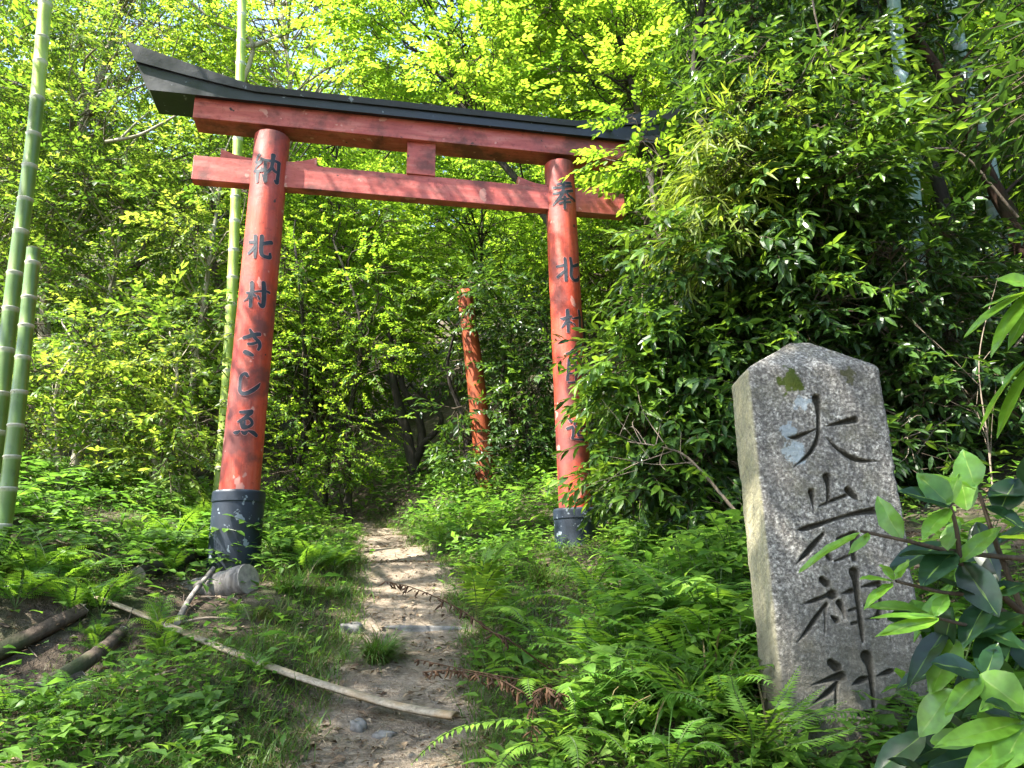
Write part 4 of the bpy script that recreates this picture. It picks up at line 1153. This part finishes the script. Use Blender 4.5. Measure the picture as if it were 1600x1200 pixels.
zones = [  # px box, number, label, kind
    ((-60, 900, 190, 990), 8, "lacy fern on the left bank above the earth hollow", "lacy", .8),
    ((90, 820, 330, 900), 8, "lacy fern on the left bank before the left gate pillar", "lacy", .8),
    ((420, 790, 560, 900), 9, "sunlit fern beside the path just past the left gate pillar", "lacy", .8),
    ((680, 790, 860, 860), 7, "fern in the green slope between path and right gate pillar", "plain", .8),
    ((850, 930, 1150, 1090), 15, "fern among the broad herbs left of the stone marker", "plain", .95),
    ((900, 1090, 1160, 1190), 6, "large fern near the bottom edge left of the stone marker", "plain", .9),
    ((100, 1010, 260, 1090), 4, "small fern on the edge of the earth hollow", "plain", .5),
    ((-20, 1090, 120, 1180), 4, "fern in the bottom left corner", "plain", .6),
    ((150, 1000, 420, 1060), 5, "small lacy fern leaning over the bamboo pole", "lacy", .55),
    ((1400, 1080, 1600, 1190), 4, "fern under the laurel right of the stone marker", "plain", .6)]
for (x0, y0, x1, y1), n, lab, kind, s in zones:
    for k in range(n):
        p = on_ground(rng.uniform(x0, x1), rng.uniform(y0, y1))
        if abs(p[0] - path_x(p[1])) < path_w(p[1]) + .06: continue
        fern(lab, p, kind, int(rng.integers(4, 8)), s * rng.uniform(.75, 1.15), rng, lab.replace("fern", "ferns", 1))

# dried brown fern blades hanging over the path
B = on_ground(905, 1080)
o = thing("dried_fern", "dried brown fern with curled blades arching over the path", "dried fern", B)
for pts in ([(800, 1003, 2.9), (765, 985, 2.95), (715, 950, 3.0), (650, 920, 3.05), (600, 908, 3.1)],
            [(850, 1068, 2.7), (790, 1058, 2.72), (720, 1045, 2.75), (650, 1030, 2.8)],
            [(840, 1090, 2.6), (780, 1062, 2.6), (710, 1048, 2.6), (660, 1050, 2.62)],
            [(880, 1085, 2.5), (850, 1075, 2.45), (835, 1100, 2.4), (830, 1160, 2.35)]):
    P = np.array([B] + [at(*q) for q in pts]) - B
    g = Geo(); Q = spline(P, 70)
    tube(g, Q[::3], np.linspace(.0035, .0015, 24), 4, 0, .5)
    for k in range(14, 70, 2):
        for s in (-1, 1):
            if rng.random() < .25: continue
            n_ = 4; L = rng.uniform(.02, .075) * (1 - .4 * k / 70)
            c = Q[k].copy(); pts2 = [c.copy()]
            d = np.array([rng.normal(0, .5), s * .5 + rng.normal(0, .3), -.3])
            for q in range(n_):
                d = d + [rng.normal(0, .9), rng.normal(0, .7), -.45]; c = c + norm(d[None])[0] * L / n_; pts2.append(c.copy())
            tube(g, pts2, np.array([.0015, .004, .006, .005, .0015]) * rng.uniform(.5, 1.0), 4, 0, rng.uniform(0, 1))
    g.build("frond", [M['brownfern']], o)

# ------------------------------------------------------------------ herbs
LF_H = leaf(.085, .052, (.2, .5, .8), .38, .18, .25)
LF_HS = leaf(.055, .036, (.25, .65), .4, .18, .2)
LF_HC = leaf(.07, .066, (.14, .45, .78), .28, .15, .25)
HR = np.random.default_rng(81)

def herb(kind, label, seed):
    rng = np.random.default_rng(seed)
    o = thing({"broad": "broad_leaved_herb", "pinnate": "leafy_seedling", "heart": "heart_leaved_herb"}[kind], label, "herb")
    gs, gl_ = Geo(), Geo()
    if kind == "broad":
        for k in range(rng.integers(3, 6)):
            a = rng.uniform(0, 6.28); h = rng.uniform(.16, .34); r = rng.uniform(.04, .14)
            P = spline([[0, 0, -.03], [r * .3 * math.cos(a), r * .3 * math.sin(a), h * .5], [r * math.cos(a), r * math.sin(a), h]], 8)
            tube(gs, P, np.linspace(.0035, .0018, 8), 4, 0, .4)
            for t, n, s in ((.55, 2, .8), (.8, 2, 1.0), (1.0, 4, 1.05)):
                c = P[int(t * 7)]; b = rng.uniform(0, 6.28)
                for q in range(n):
                    an = b + q * 6.283 / n + rng.normal(0, .2)
                    d = np.array([[math.cos(an), math.sin(an), rng.uniform(-.1, .35)]])
                    s2 = s * rng.uniform(.75, 1.15)
                    R = frames(d, np.array([[0, 0, 1.0]]) + rng.normal(0, .2, (1, 3)))[0]
                    tube(gs, [c, c + d[0] * .02 * s2], [.0015, .001], 3, 0, .6)
                    gl_.add((LF_H[0] * s2) @ R.T + c + d[0] * .02 * s2, LF_H[1], 0, np.clip(rng.normal(.45, .13) + .15 * (t == 1), 0, 1))
    elif kind == "pinnate":
        for k in range(rng.integers(4, 7)):
            a = rng.uniform(0, 6.28)
            P = arch(rng.uniform(.28, .45), rng.uniform(.8, 1.25), rng.uniform(.9, 1.5), 8) @ rot('Z', a).T
            tube(gs, P, np.linspace(.003, .0015, 8), 4, 0, .4)
            T = norm(np.gradient(P, axis=0))
            for q in range(3, 8):
                for s in ((-1, 1) if q < 7 else (0,)):
                    sd = np.cross(T[q], [0, 0, 1.0])
                    d = norm((sd * s * .9 + T[q] * (.5 if s else 1) + rng.normal(0, .08, 3))[None])
                    R = frames(d, np.array([[0, 0, 1.0]]) + rng.normal(0, .15, (1, 3)))[0]
                    gl_.add((LF_HS[0] * rng.uniform(1.0, 1.35)) @ R.T + P[q], LF_HS[1], 0, np.clip(rng.normal(.5, .1), 0, 1))
    else:
        for k in range(rng.integers(9, 15)):
            a = rng.uniform(0, 6.28); h = rng.uniform(.06, .2); r = rng.uniform(.02, .16)
            e = np.array([r * math.cos(a), r * math.sin(a), h])
            tube(gs, spline([[r * .6 * math.cos(a), r * .6 * math.sin(a), -.03], e * [.8, .8, .6], e], 5), .0014, 3, 0, .4)
            an = rng.uniform(0, 6.28)
            d = np.array([[math.cos(an), math.sin(an), rng.uniform(-.25, .1)]])
            R = frames(d, np.array([[0, 0, 1.0]]) + rng.normal(0, .25, (1, 3)))[0]
            s = rng.uniform(.6, 1.15)
            gl_.add((LF_HC[0] * s) @ R.T + e, LF_HC[1], 0, np.clip(rng.normal(.45, .14), 0, 1))
    gs.build("stem", [M['stem']], o); gl_.build("foliage", [M['herb']], o)
    return o

protos = {k: [herb(k, "", 90 + i + 10 * j) for i in range(4)] for j, k in enumerate(("broad", "pinnate", "heart"))}
used = set()
def herbs(kind, label, group, px, n, s, tries=6, avoid=True, tilt=.15):
    x0, y0, x1, y1 = px
    for k in range(n):
        p = on_ground(HR.uniform(x0, x1), HR.uniform(y0, y1))
        if avoid and abs(p[0] - path_x(p[1])) < path_w(p[1]) + .02: continue
        if p[0] < path_x(p[1]) and path_x(p[1]) - path_w(p[1]) - p[0] < .16 and p[1] < 5: continue
        if abs(p[0] - .94) < .27 and abs(p[1] - 2.25) < .2: continue
        dp = POLE[:, :2] - p[:2]
        if (np.hypot(dp[:, 0], dp[:, 1]) < .13).any() or ((np.abs(dp[:, 0] - dp[:, 1] * p[0] / p[1]) < .10) & (dp[:, 1] > 0) & (dp[:, 1] < .42)).any(): continue
        if any(np.hypot(*(p[:2] - q_)) < .22 or (abs(p[0] - q_[0] * p[1] / q_[1]) < .16 and 0 < q_[1] - p[1] < .55) for q_ in KEYS): continue
        if .15 < p[0] < .62 and 4.6 < p[1] < 5.95: continue
        if kind == "broad" and abs(p[0] - .075 * p[1]) < .22 and 3.2 < p[1] < 6: continue
        if -2.2 < p[0] < -1.2 and 3.75 < p[1] < 4.9 and HR.random() < .93: continue
        pr = protos[kind][int(HR.integers(4))]
        q = s * HR.uniform(.7, 1.25); rz = HR.uniform(0, 6.28)
        if pr.name not in used:
            used.add(pr.name); pr.location = p; pr.rotation_euler.z = rz; pr.scale = (q, q, q); pr["label"] = label; pr["group"] = group
        else: copy_thing(pr, p, rz, q, label, group, tuple(HR.normal(0, tilt, 2)))

herbs("pinnate", "leafy seedling with paired leaflets on the upper left bank", "leafy seedlings on the upper left bank", (-60, 740, 330, 840), 34, 1.35)
herbs("pinnate", "leafy seedling with paired leaflets round the fallen branches at left", "leafy seedlings round the fallen branches", (-60, 850, 320, 960), 22, 1.1)
herbs("pinnate", "leafy seedling growing close before the left pillar's black sleeve", "leafy seedlings before the left sleeve", (320, 870, 440, 905), 4, 1.0)
herbs("broad", "broad-leaved herb in the sunny strip between left pillar and path", "broad-leaved herbs between left pillar and path", (410, 800, 560, 900), 14, .9)
herbs("broad", "broad-leaved herb at the bottom left below the bamboo pole", "broad-leaved herbs at the bottom left", (-40, 1085, 420, 1215), 13, .5)
herbs("heart", "low heart-leaved herb at the bottom left below the bamboo pole", "heart-leaved herbs at the bottom left", (-20, 1080, 470, 1210), 22, .62)
herbs("heart", "low heart-leaved herb on the grassy strip left of the path", "heart-leaved herbs on the grassy strip", (300, 940, 520, 1080), 16, .7)
herbs("broad", "broad-leaved herb on the grassy strip left of the path", "broad-leaved herbs on the grassy strip", (330, 980, 520, 1070), 7, .55)
herbs("heart", "heart-leaved herb on the green slope right of the path", "heart-leaved herbs on the right slope", (640, 770, 880, 900), 26, .8)
herbs("broad", "broad-leaved herb crowding the foot of the right gate pillar", "broad-leaved herbs at the right pillar foot", (900, 880, 1150, 970), 24, .8)
herbs("broad", "broad-leaved herb in the bed between path and stone marker", "broad-leaved herbs between path and stone marker", (840, 960, 1180, 1130), 26, .75)
herbs("heart", "heart-leaved herb in the bed between path and stone marker", "heart-leaved herbs between path and stone marker", (760, 960, 1180, 1200), 30, 1.05)
herbs("broad", "tall broad-leaved herb at the bottom edge left of the stone marker", "tall broad-leaved herbs at the bottom edge", (960, 1140, 1170, 1220), 10, .8)
herbs("heart", "heart-leaved herb in the shade behind the stone marker", "heart-leaved herbs behind the stone marker", (960, 830, 1170, 960), 22, 1.1)
herbs("broad", "broad-leaved herb in the shade right of the stone marker", "broad-leaved herbs right of the stone marker", (1440, 900, 1640, 1150), 16, .9)
herbs("heart", "small heart-leaved herb at the foot of the stone marker", "heart-leaved herbs at the marker's foot", (1200, 1150, 1500, 1230), 22, .6)

# ------------------------------------------------------------------ grass tufts
def tuft(label, p, n, h, spread, rng, tone=.5, w=.004, arch_=.9, group=None):
    g = Geo()
    for k in range(n):
        a = rng.uniform(0, 6.28); L = h * rng.uniform(.55, 1.2); r = rng.uniform(0, spread)
        tilt = rng.uniform(.95, 1.55); P = arch(L, tilt, arch_ * rng.uniform(.7, 1.5), 6) @ rot('Z', a).T + [r * math.cos(a), r * math.sin(a), -.02]
        ww = w * rng.uniform(.7, 1.3); sd = np.array([math.cos(a), math.sin(a), 0])
        V = []
        for i, t in enumerate(np.linspace(0, 1, 6)[:-1]):
            b = ww * (1 - t ** 2) ; V += [P[i] - sd * b, P[i] + sd * b]
        V.append(P[5])
        F4 = [[2 * i, 2 * i + 1, 2 * i + 3, 2 * i + 2] for i in range(4)]
        tn = np.clip(tone + rng.normal(0, .15), 0, 1) if rng.random() > .15 else .0
        g.add(np.array(V), [(np.array(F4), 0), (np.array([[8, 9, 10]]), 0)], 0, tn)
    o = g.build("grass_tuft", [M['grass']], None, False, p)
    return tag(o, label, "grass tuft", group)
rng = np.random.default_rng(85)
tuft("round grass tuft growing in the path by the small stone", on_ground(592, 1035), 650, .25, .05, rng, .5, .0022, 1.5)
tuft("tall clump of long arching grass left of the stone marker", on_ground(1095, 1130), 130, .42, .08, rng, .55, .005, 1.5)
tuft("long arching grass among the ferns between path and stone marker", on_ground(1000, 1120), 110, .40, .10, rng, .6, .005, 1.4)
tuft("long pale grass close to the left edge of the stone marker", on_ground(1150, 1090), 90, .38, .07, rng, .6, .005, 1.5)
tuft("clump of long grass blades at the bottom edge before the stone marker", on_ground(1200, 1195), 60, .3, .06, rng, .55, .005, 1.5)
tuft("grass clump at the foot of the left pillar beside the path", on_ground(455, 925), 240, .26, .10, rng, .6, .0028, 1.4)
tuft("grass clump hanging over the left edge of the path", on_ground(520, 930), 220, .20, .10, rng, .5, .0025, 1.6)
tuft("grass clump at the base of the right gate pillar", on_ground(855, 915), 200, .28, .12, rng, .5, .003, 1.4)
tuft("dry grass clump beside the short grey log", on_ground(425, 965), 220, .16, .12, rng, .2, .0025, 1.6)
tuft("grass clump under the cut bamboo at the left edge", on_ground(20, 895), 90, .34, .08, rng, .55, .005, 1.3)

# ------------------------------------------------------------------ masses nobody could count
rng = np.random.default_rng(86)
def field(n, ymin, ymax, wl, wr, power=1.4):
    y = ymin + (ymax - ymin) * rng.random(n) ** power
    x = y * rng.uniform(wl, wr, n)
    return x, y
LF_C = [leaf(.034, .026, (.45,), .4, .2, .2), leaf(.052, .017, (.45,), .4, .25, .3), leaf(.022, .019, (.45,), .45, .15, .1), leaf(.060, .030, (.3, .7), .35, .25, .3)]
def rosette(seed):
    r = np.random.default_rng(seed); g = Geo(); kind = seed % 4; lv, lf = LF_C[kind]
    n = (9, 7, 14, 5)[kind]; base_t = (.45, .6, .35, .5)[kind]
    for k in range(n):
        a = r.uniform(0, 6.28); h = r.uniform(.015, (.10, .12, .05, .13)[kind]); d = np.array([[math.cos(a), math.sin(a), r.uniform(-.1, .5 if kind != 1 else 1.0)]])
        R = frames(d, np.array([[0, 0, 1.0]]) + r.normal(0, .3, (1, 3)))[0]
        g.add((lv * r.uniform(.6, 1.4)) @ R.T + [.05 * r.normal(), .05 * r.normal(), h], lf, 0, np.clip(r.normal(base_t, .16), 0, 1))
    return pack(g)
tp = [rosette(300 + i) for i in range(12)]
x, y = field(30000, 1.5, 12, -.85, .85, 1.25)
d = np.abs(x - path_x(y)) - path_w(y)
cov = np.sin(x * 2.1 + np.sin(y * 1.7) * 1.5) * np.sin(y * 2.3 + 1) * .5 + .5
right = x > path_x(y)
keep = (d > .02 + .12 * rng.random(len(x))) & (rng.random(len(x)) < np.where(right, .35 + .6 * cov, .05 + np.where(y < 4.4, .28, .5) * cov ** 1.5))
keep &= ~((x < -1.5) & (y < 3.9) & (y > 2.9) & (rng.random(len(x)) < .75))
keep &= ~((x > -2.2) & (x < -1.2) & (y > 3.75) & (y < 4.9) & (rng.random(len(x)) < .8))
keep &= ~((x > .46 * y) & (y > 2.5) & (rng.random(len(x)) < .85))
keep &= ~((x < path_x(y)) & (d < .22) & (y < 5) & (rng.random(len(x)) < .7))
keep &= ~((np.abs(x - .94) < .24) & (np.abs(y - 2.25) < .14))
x, y = x[keep], y[keep]
P = np.stack([x, y, gz(x, y)], 1)
Mx = frames(np.stack([np.cos(t_ := rng.uniform(0, 6.28, len(x))), np.sin(t_), 0 * t_], 1), np.tile([0, 0, 1.0], (len(x), 1)) + rng.normal(0, .1, (len(x), 3)))
g = Geo()
scatter(g, tp, rng, P, Mx, rng.uniform(.7, 1.5, len(x)) * (1 + .05 * y) * np.where((np.abs(x - .075 * y) < .26) & (y > 3.2) & (y < 6), .5, 1), rng.normal(0, .14, len(x)) + .1 * np.sin(x * 3 + y) + .08)
tag(g.build("ground_cover", [M['herb']]), kind="stuff")

def blades(seed, n=9, h=.09):
    r = np.random.default_rng(seed); g = Geo()
    for k in range(n):
        a = r.uniform(0, 6.28); L = h * r.uniform(.5, 1.3); P = arch(L, r.uniform(.7, 1.5), r.uniform(.6, 1.6), 4) @ rot('Z', a).T + [r.normal(0, .03), r.normal(0, .03), -.01]
        sd = np.array([math.cos(a), math.sin(a), 0]) * .0016
        V = np.array([P[0] - sd, P[0] + sd, P[1] - sd, P[1] + sd, P[2] - sd * .7, P[2] + sd * .7, P[3]])
        g.add(V, [(np.array([[0, 1, 3, 2], [2, 3, 5, 4]]), 0), (np.array([[4, 5, 6]]), 0)], 0, np.clip(r.normal(.45, .2), 0, 1) if r.random() > .3 else .05)
    return pack(g)
tp = [blades(400 + i) for i in range(8)]
x, y = field(23000, 1.6, 9, -.6, .4, 1.2)
d = np.abs(x - path_x(y)) - path_w(y)
keep = (d > -.06) & ~((x > -2.2) & (x < -1.35) & (y > 3.9) & (y < 4.75)) & (rng.random(len(x)) < np.exp(-np.clip(d, 0, 9) * np.where(x < path_x(y), .8, 1.6))) 
x, y = x[keep], y[keep]
P = np.stack([x, y, gz(x, y)], 1)
Mx = frames(np.stack([np.cos(t_ := rng.uniform(0, 6.28, len(x))), np.sin(t_), 0 * t_], 1), np.tile([0, 0, 1.0], (len(x), 1)))
g = Geo()
scatter(g, tp, rng, P, Mx, rng.uniform(.7, 1.5, len(x)), rng.normal(0, .1, len(x)))
tag(g.build("grass", [M['grass']]), kind="stuff")

# dead leaves and straw
LF_D = leaf(.05, .022, (.45,), .45, .35, .3)
def litter(seed):
    r = np.random.default_rng(seed); g = Geo()
    for k in range(5):
        a = r.uniform(0, 6.28)
        if r.random() < .45:
            R = frames(np.array([[math.cos(a), math.sin(a), r.normal(0, .12)]]), np.array([[r.normal(0, .3), r.normal(0, .3), 1.0]]))[0]
            g.add((LF_D[0] * r.uniform(.4, 1.2)) @ R.T + [r.normal(0, .06), r.normal(0, .06), r.uniform(.004, .012)], LF_D[1], 0, r.uniform(0, .9))
        else:
            L = r.uniform(.04, .14); dv = np.array([math.cos(a), math.sin(a), r.normal(0, .06)]); c = np.array([r.normal(0, .06), r.normal(0, .06), .006])
            sd = np.array([-dv[1], dv[0], 0]) * r.uniform(.0008, .0022)
            m_ = c + [0, 0, r.uniform(0, .008)]
            g.add(np.array([c - dv * L / 2 - sd, c - dv * L / 2 + sd, m_ - sd, m_ + sd, c + dv * L / 2 - sd, c + dv * L / 2 + sd]), np.array([[0, 1, 3, 2], [2, 3, 5, 4]]), 0, r.uniform(.25, 1))
    return pack(g)
tp = [litter(500 + i) for i in range(10)]
x, y = field(17000, 1.5, 9.5, -.75, .75, 1.3)
d = np.abs(x - path_x(y)) - path_w(y)
keep = rng.random(len(x)) < np.where(d < .05, np.where(d < -.12, .75, 1), np.where((x < -1.4) & (y < 5), .95, .45))
x, y = x[keep], y[keep]
P = np.stack([x, y, gz(x, y) + .002], 1)
Mx = frames(np.stack([np.cos(t_ := rng.uniform(0, 6.28, len(x))), np.sin(t_), 0 * t_], 1), np.tile([0, 0, 1.0], (len(x), 1)))
g = Geo()
scatter(g, tp, rng, P, Mx, rng.uniform(.4, 1.1, len(x)), rng.normal(-.05, .2, len(x)))
tag(g.build("leaf_litter", [M['dead']]), kind="stuff")

# ------------------------------------------------------------------ laurel in the foreground at right
LR = np.random.default_rng(91)
lau = thing("laurel_bush", "glossy broad-leaved laurel reaching in from the right before the stone marker", "laurel bush", (1.55, 1.2, float(gz(1.55, 1.2))))
LB = np.array(lau.location)
gs = Geo()
def stem(pts, r0=.006, r1=.003):
    P = spline(np.array([at(*p) for p in pts]) - LB, 18)
    tube(gs, P, np.linspace(r0, r1, 18), 7, 0, rough=.04, rng=LR); return P
stems = [stem([(1760, 1380, 1.25), (1690, 1150, 1.2), (1620, 985, 1.15), (1500, 880, 1.1)], .010, .004),
         stem([(1700, 880, 1.15), (1600, 873, 1.12), (1490, 862, 1.1), (1415, 845, 1.08), (1345, 830, 1.07)], .005, .0022),
         stem([(1620, 985, 1.15), (1530, 935, 1.1), (1470, 925, 1.08), (1400, 908, 1.06)], .004, .0022),
         stem([(1620, 1010, 1.14), (1540, 985, 1.1), (1466, 966, 1.05)], .004, .0022),
         stem([(1500, 880, 1.1), (1495, 830, 1.08), (1485, 790, 1.07)], .004, .0025),
         stem([(1600, 960, 1.15), (1560, 860, 1.12), (1530, 770, 1.1)], .005, .0025),
         stem([(1690, 1200, 1.1), (1610, 1110, 1.05), (1530, 1055, 1.02)], .005, .003),
         stem([(1760, 1300, 1.1), (1680, 1190, 1.02), (1600, 1130, .98)], .005, .003),
         stem([(1760, 700, 1.2), (1690, 600, 1.15), (1610, 560, 1.12)], .006, .003),
         stem([(1760, 560, 1.2), (1680, 470, 1.15), (1610, 452, 1.12)], .005, .003),
         stem([(1760, 1380, 1.25), (1740, 1000, 1.22), (1755, 650, 1.2), (1760, 400, 1.2)], .012, .006)]
gs.build("branch", [M['twig']], lau, True)
gf = Geo()
def big_leaf(b, t, wpx, tone, face=None, droop=.12):
    b, t = at(*b), at(*t)
    d = t - b; L = np.linalg.norm(d)
    W = wpx / FPX * b[1]
    view = norm((np.array([0, 0, EYE]) - b)[None])[0]
    up = norm((view * .7 + np.array([0, 0, .8]) + LR.normal(0, .25, 3))[None]) if face is None else np.asarray(face, float)[None]
    Fm = frames(d[None] / L, up)[0]
    v, f = leaf(L, W, (.06, .16, .3, .45, .6, .74, .86, .95), .45, .22, droop, True)
    v = v + np.c_[LR.normal(0, .0006, len(v)), np.zeros(len(v)), LR.normal(0, .0008, len(v))]
    gf.add(v @ Fm.T + b - LB, f, 0, tone)
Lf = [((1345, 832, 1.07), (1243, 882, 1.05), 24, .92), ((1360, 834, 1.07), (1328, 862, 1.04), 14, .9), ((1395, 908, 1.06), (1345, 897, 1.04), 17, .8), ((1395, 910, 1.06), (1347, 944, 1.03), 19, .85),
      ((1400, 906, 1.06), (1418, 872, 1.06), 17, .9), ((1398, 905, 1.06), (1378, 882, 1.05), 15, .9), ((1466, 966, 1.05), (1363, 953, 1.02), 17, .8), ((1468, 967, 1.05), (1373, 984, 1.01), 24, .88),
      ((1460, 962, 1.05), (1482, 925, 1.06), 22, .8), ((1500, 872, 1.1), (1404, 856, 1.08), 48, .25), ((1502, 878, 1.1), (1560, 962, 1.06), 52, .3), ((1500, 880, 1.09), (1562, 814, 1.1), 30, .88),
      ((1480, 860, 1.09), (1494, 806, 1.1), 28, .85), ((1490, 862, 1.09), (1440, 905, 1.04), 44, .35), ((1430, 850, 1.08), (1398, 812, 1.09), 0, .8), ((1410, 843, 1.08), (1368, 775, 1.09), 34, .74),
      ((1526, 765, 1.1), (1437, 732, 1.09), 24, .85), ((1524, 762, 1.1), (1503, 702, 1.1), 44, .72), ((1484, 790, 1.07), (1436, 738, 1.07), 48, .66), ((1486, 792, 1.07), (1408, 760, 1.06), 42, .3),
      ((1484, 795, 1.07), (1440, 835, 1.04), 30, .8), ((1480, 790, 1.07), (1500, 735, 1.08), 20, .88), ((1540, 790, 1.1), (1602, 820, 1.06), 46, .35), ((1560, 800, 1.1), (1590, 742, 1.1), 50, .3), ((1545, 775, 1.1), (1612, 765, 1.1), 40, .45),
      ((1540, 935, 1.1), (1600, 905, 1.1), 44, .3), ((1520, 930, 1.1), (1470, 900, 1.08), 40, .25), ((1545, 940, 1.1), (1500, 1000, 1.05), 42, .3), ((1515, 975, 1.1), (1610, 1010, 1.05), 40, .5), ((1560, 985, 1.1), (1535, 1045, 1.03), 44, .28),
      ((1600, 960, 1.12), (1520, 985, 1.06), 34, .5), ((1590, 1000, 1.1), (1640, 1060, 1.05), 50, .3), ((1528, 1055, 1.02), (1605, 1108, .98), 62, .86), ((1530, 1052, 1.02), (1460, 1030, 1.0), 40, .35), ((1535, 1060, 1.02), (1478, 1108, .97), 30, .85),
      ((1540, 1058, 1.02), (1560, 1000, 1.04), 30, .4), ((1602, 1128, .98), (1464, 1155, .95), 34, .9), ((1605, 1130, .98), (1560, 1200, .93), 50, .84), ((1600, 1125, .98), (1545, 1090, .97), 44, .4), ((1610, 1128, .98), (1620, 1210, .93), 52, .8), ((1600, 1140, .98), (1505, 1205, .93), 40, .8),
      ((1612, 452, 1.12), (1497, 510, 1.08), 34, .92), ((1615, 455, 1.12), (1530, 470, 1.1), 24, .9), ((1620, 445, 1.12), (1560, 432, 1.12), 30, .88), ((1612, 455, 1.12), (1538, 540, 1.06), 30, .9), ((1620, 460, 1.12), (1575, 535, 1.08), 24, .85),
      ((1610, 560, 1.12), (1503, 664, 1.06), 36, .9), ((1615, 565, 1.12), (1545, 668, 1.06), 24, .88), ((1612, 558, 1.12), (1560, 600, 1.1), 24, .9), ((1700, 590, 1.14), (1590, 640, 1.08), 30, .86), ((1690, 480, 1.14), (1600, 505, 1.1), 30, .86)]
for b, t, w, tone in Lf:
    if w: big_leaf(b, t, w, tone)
for k in range(52):                     # the leaves behind, most in darker tones
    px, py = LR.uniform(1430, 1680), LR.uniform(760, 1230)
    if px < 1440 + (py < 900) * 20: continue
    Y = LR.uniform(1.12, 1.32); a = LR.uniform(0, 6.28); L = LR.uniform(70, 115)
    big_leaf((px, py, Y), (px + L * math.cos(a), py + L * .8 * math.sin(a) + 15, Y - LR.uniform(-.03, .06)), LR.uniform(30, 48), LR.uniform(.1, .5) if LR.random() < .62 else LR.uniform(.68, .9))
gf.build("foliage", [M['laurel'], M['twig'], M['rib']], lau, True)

# ------------------------------------------------------------------ bare dead branches in the dark bush
def dead_branch(label, pts, r, seed):
    rng = np.random.default_rng(seed)
    W = np.array([at(*p) for p in pts]); o = W[0].copy()
    g = Geo(); P = spline(W - o, 26)
    tube(g, P, np.linspace(r, r * .3, 26), 6, 0, rough=.06, rng=rng)
    for k in range(9):
        i = rng.integers(5, 24); d = norm((P[min(25, i + 2)] - P[i - 2] + rng.normal(0, .12, 3))[None])[0]
        L = rng.uniform(.15, .5)
        e = P[i] + d * L + rng.normal(0, .12, 3) * [1, 1, 1]
        tube(g, spline([P[i], (P[i] + e) / 2 + rng.normal(0, .04, 3), e], 8), np.linspace(r * .35, r * .12, 8), 4, 0)
        if rng.random() < .6:
            f = e + rng.normal(0, .12, 3); tube(g, [(P[i] + e) / 2, f], [r * .2, r * .1], 3, 0)
    tag(g.build("dead_branch", [M['deadtwig']], None, True, o), label, "dead branch")
M['deadtwig'] = bark_mat("grey_dead_twig", (.10, .075, .055), (.27, .22, .17), 30)
dead_branch("long bare branch sloping down right of the stone marker's top", [(1620, 500, 4.6), (1500, 640, 4.4), (1400, 690, 4.3), (1330, 720, 4.25)], .008, 1)
dead_branch("bare twig hanging from the top edge at right", [(1265, -30, 4.3), (1275, 30, 4.3), (1290, 75, 4.3), (1300, 110, 4.3)], .009, 2)
dead_branch("thin bare branch crossing the dark bush above the stone marker", [(1180, 520, 4.6), (1300, 470, 4.5), (1430, 440, 4.5), (1560, 430, 4.6)], .010, 3)
dead_branch("thin bare stem rising behind the laurel at right", [(1560, 860, 4.2), (1545, 700, 4.2), (1530, 560, 4.2), (1560, 430, 4.2)], .007, 4)
dead_branch("bare brown branch reaching left from the slanting trunk", [(1590, 340, 5.3), (1500, 240, 5.2), (1420, 245, 5.1), (1340, 300, 5.0)], .015, 5)
dead_branch("dead branch low in the bush left of the stone marker", [(1150, 800, 4.2), (1080, 720, 4.2), (1040, 700, 4.2), (980, 690, 4.25)], .010, 6)

# small fallen sticks on the left bank
rng = np.random.default_rng(95)
for k in range(26):
    x0, y0 = rng.uniform(-40, 420), rng.uniform(905, 1150)
    p = on_ground(x0, y0); a = rng.uniform(0, 6.28); L = rng.uniform(.15, .5)
    q = p + [L * math.cos(a), L * .6 * math.sin(a), 0]; q[2] = float(gz(q[0], q[1]))
    mid = (p + q) / 2 + [rng.normal(0, .03), rng.normal(0, .03), .02]
    g = Geo(); r_ = rng.uniform(.003, .010)
    tube(g, spline([p + [0, 0, .012], mid + [0, 0, .012], q + [0, 0, rng.uniform(.01, .08)]], 10) - p, np.linspace(r_, r_ * .5, 10), 6, 0, rough=.08, rng=rng)
    tag(g.build("fallen_twig", [M['deadtwig'] if k % 2 else M['oldwood']], None, True, p), "thin bare fallen stick on the left bank", "stick", "fallen sticks on the left bank")
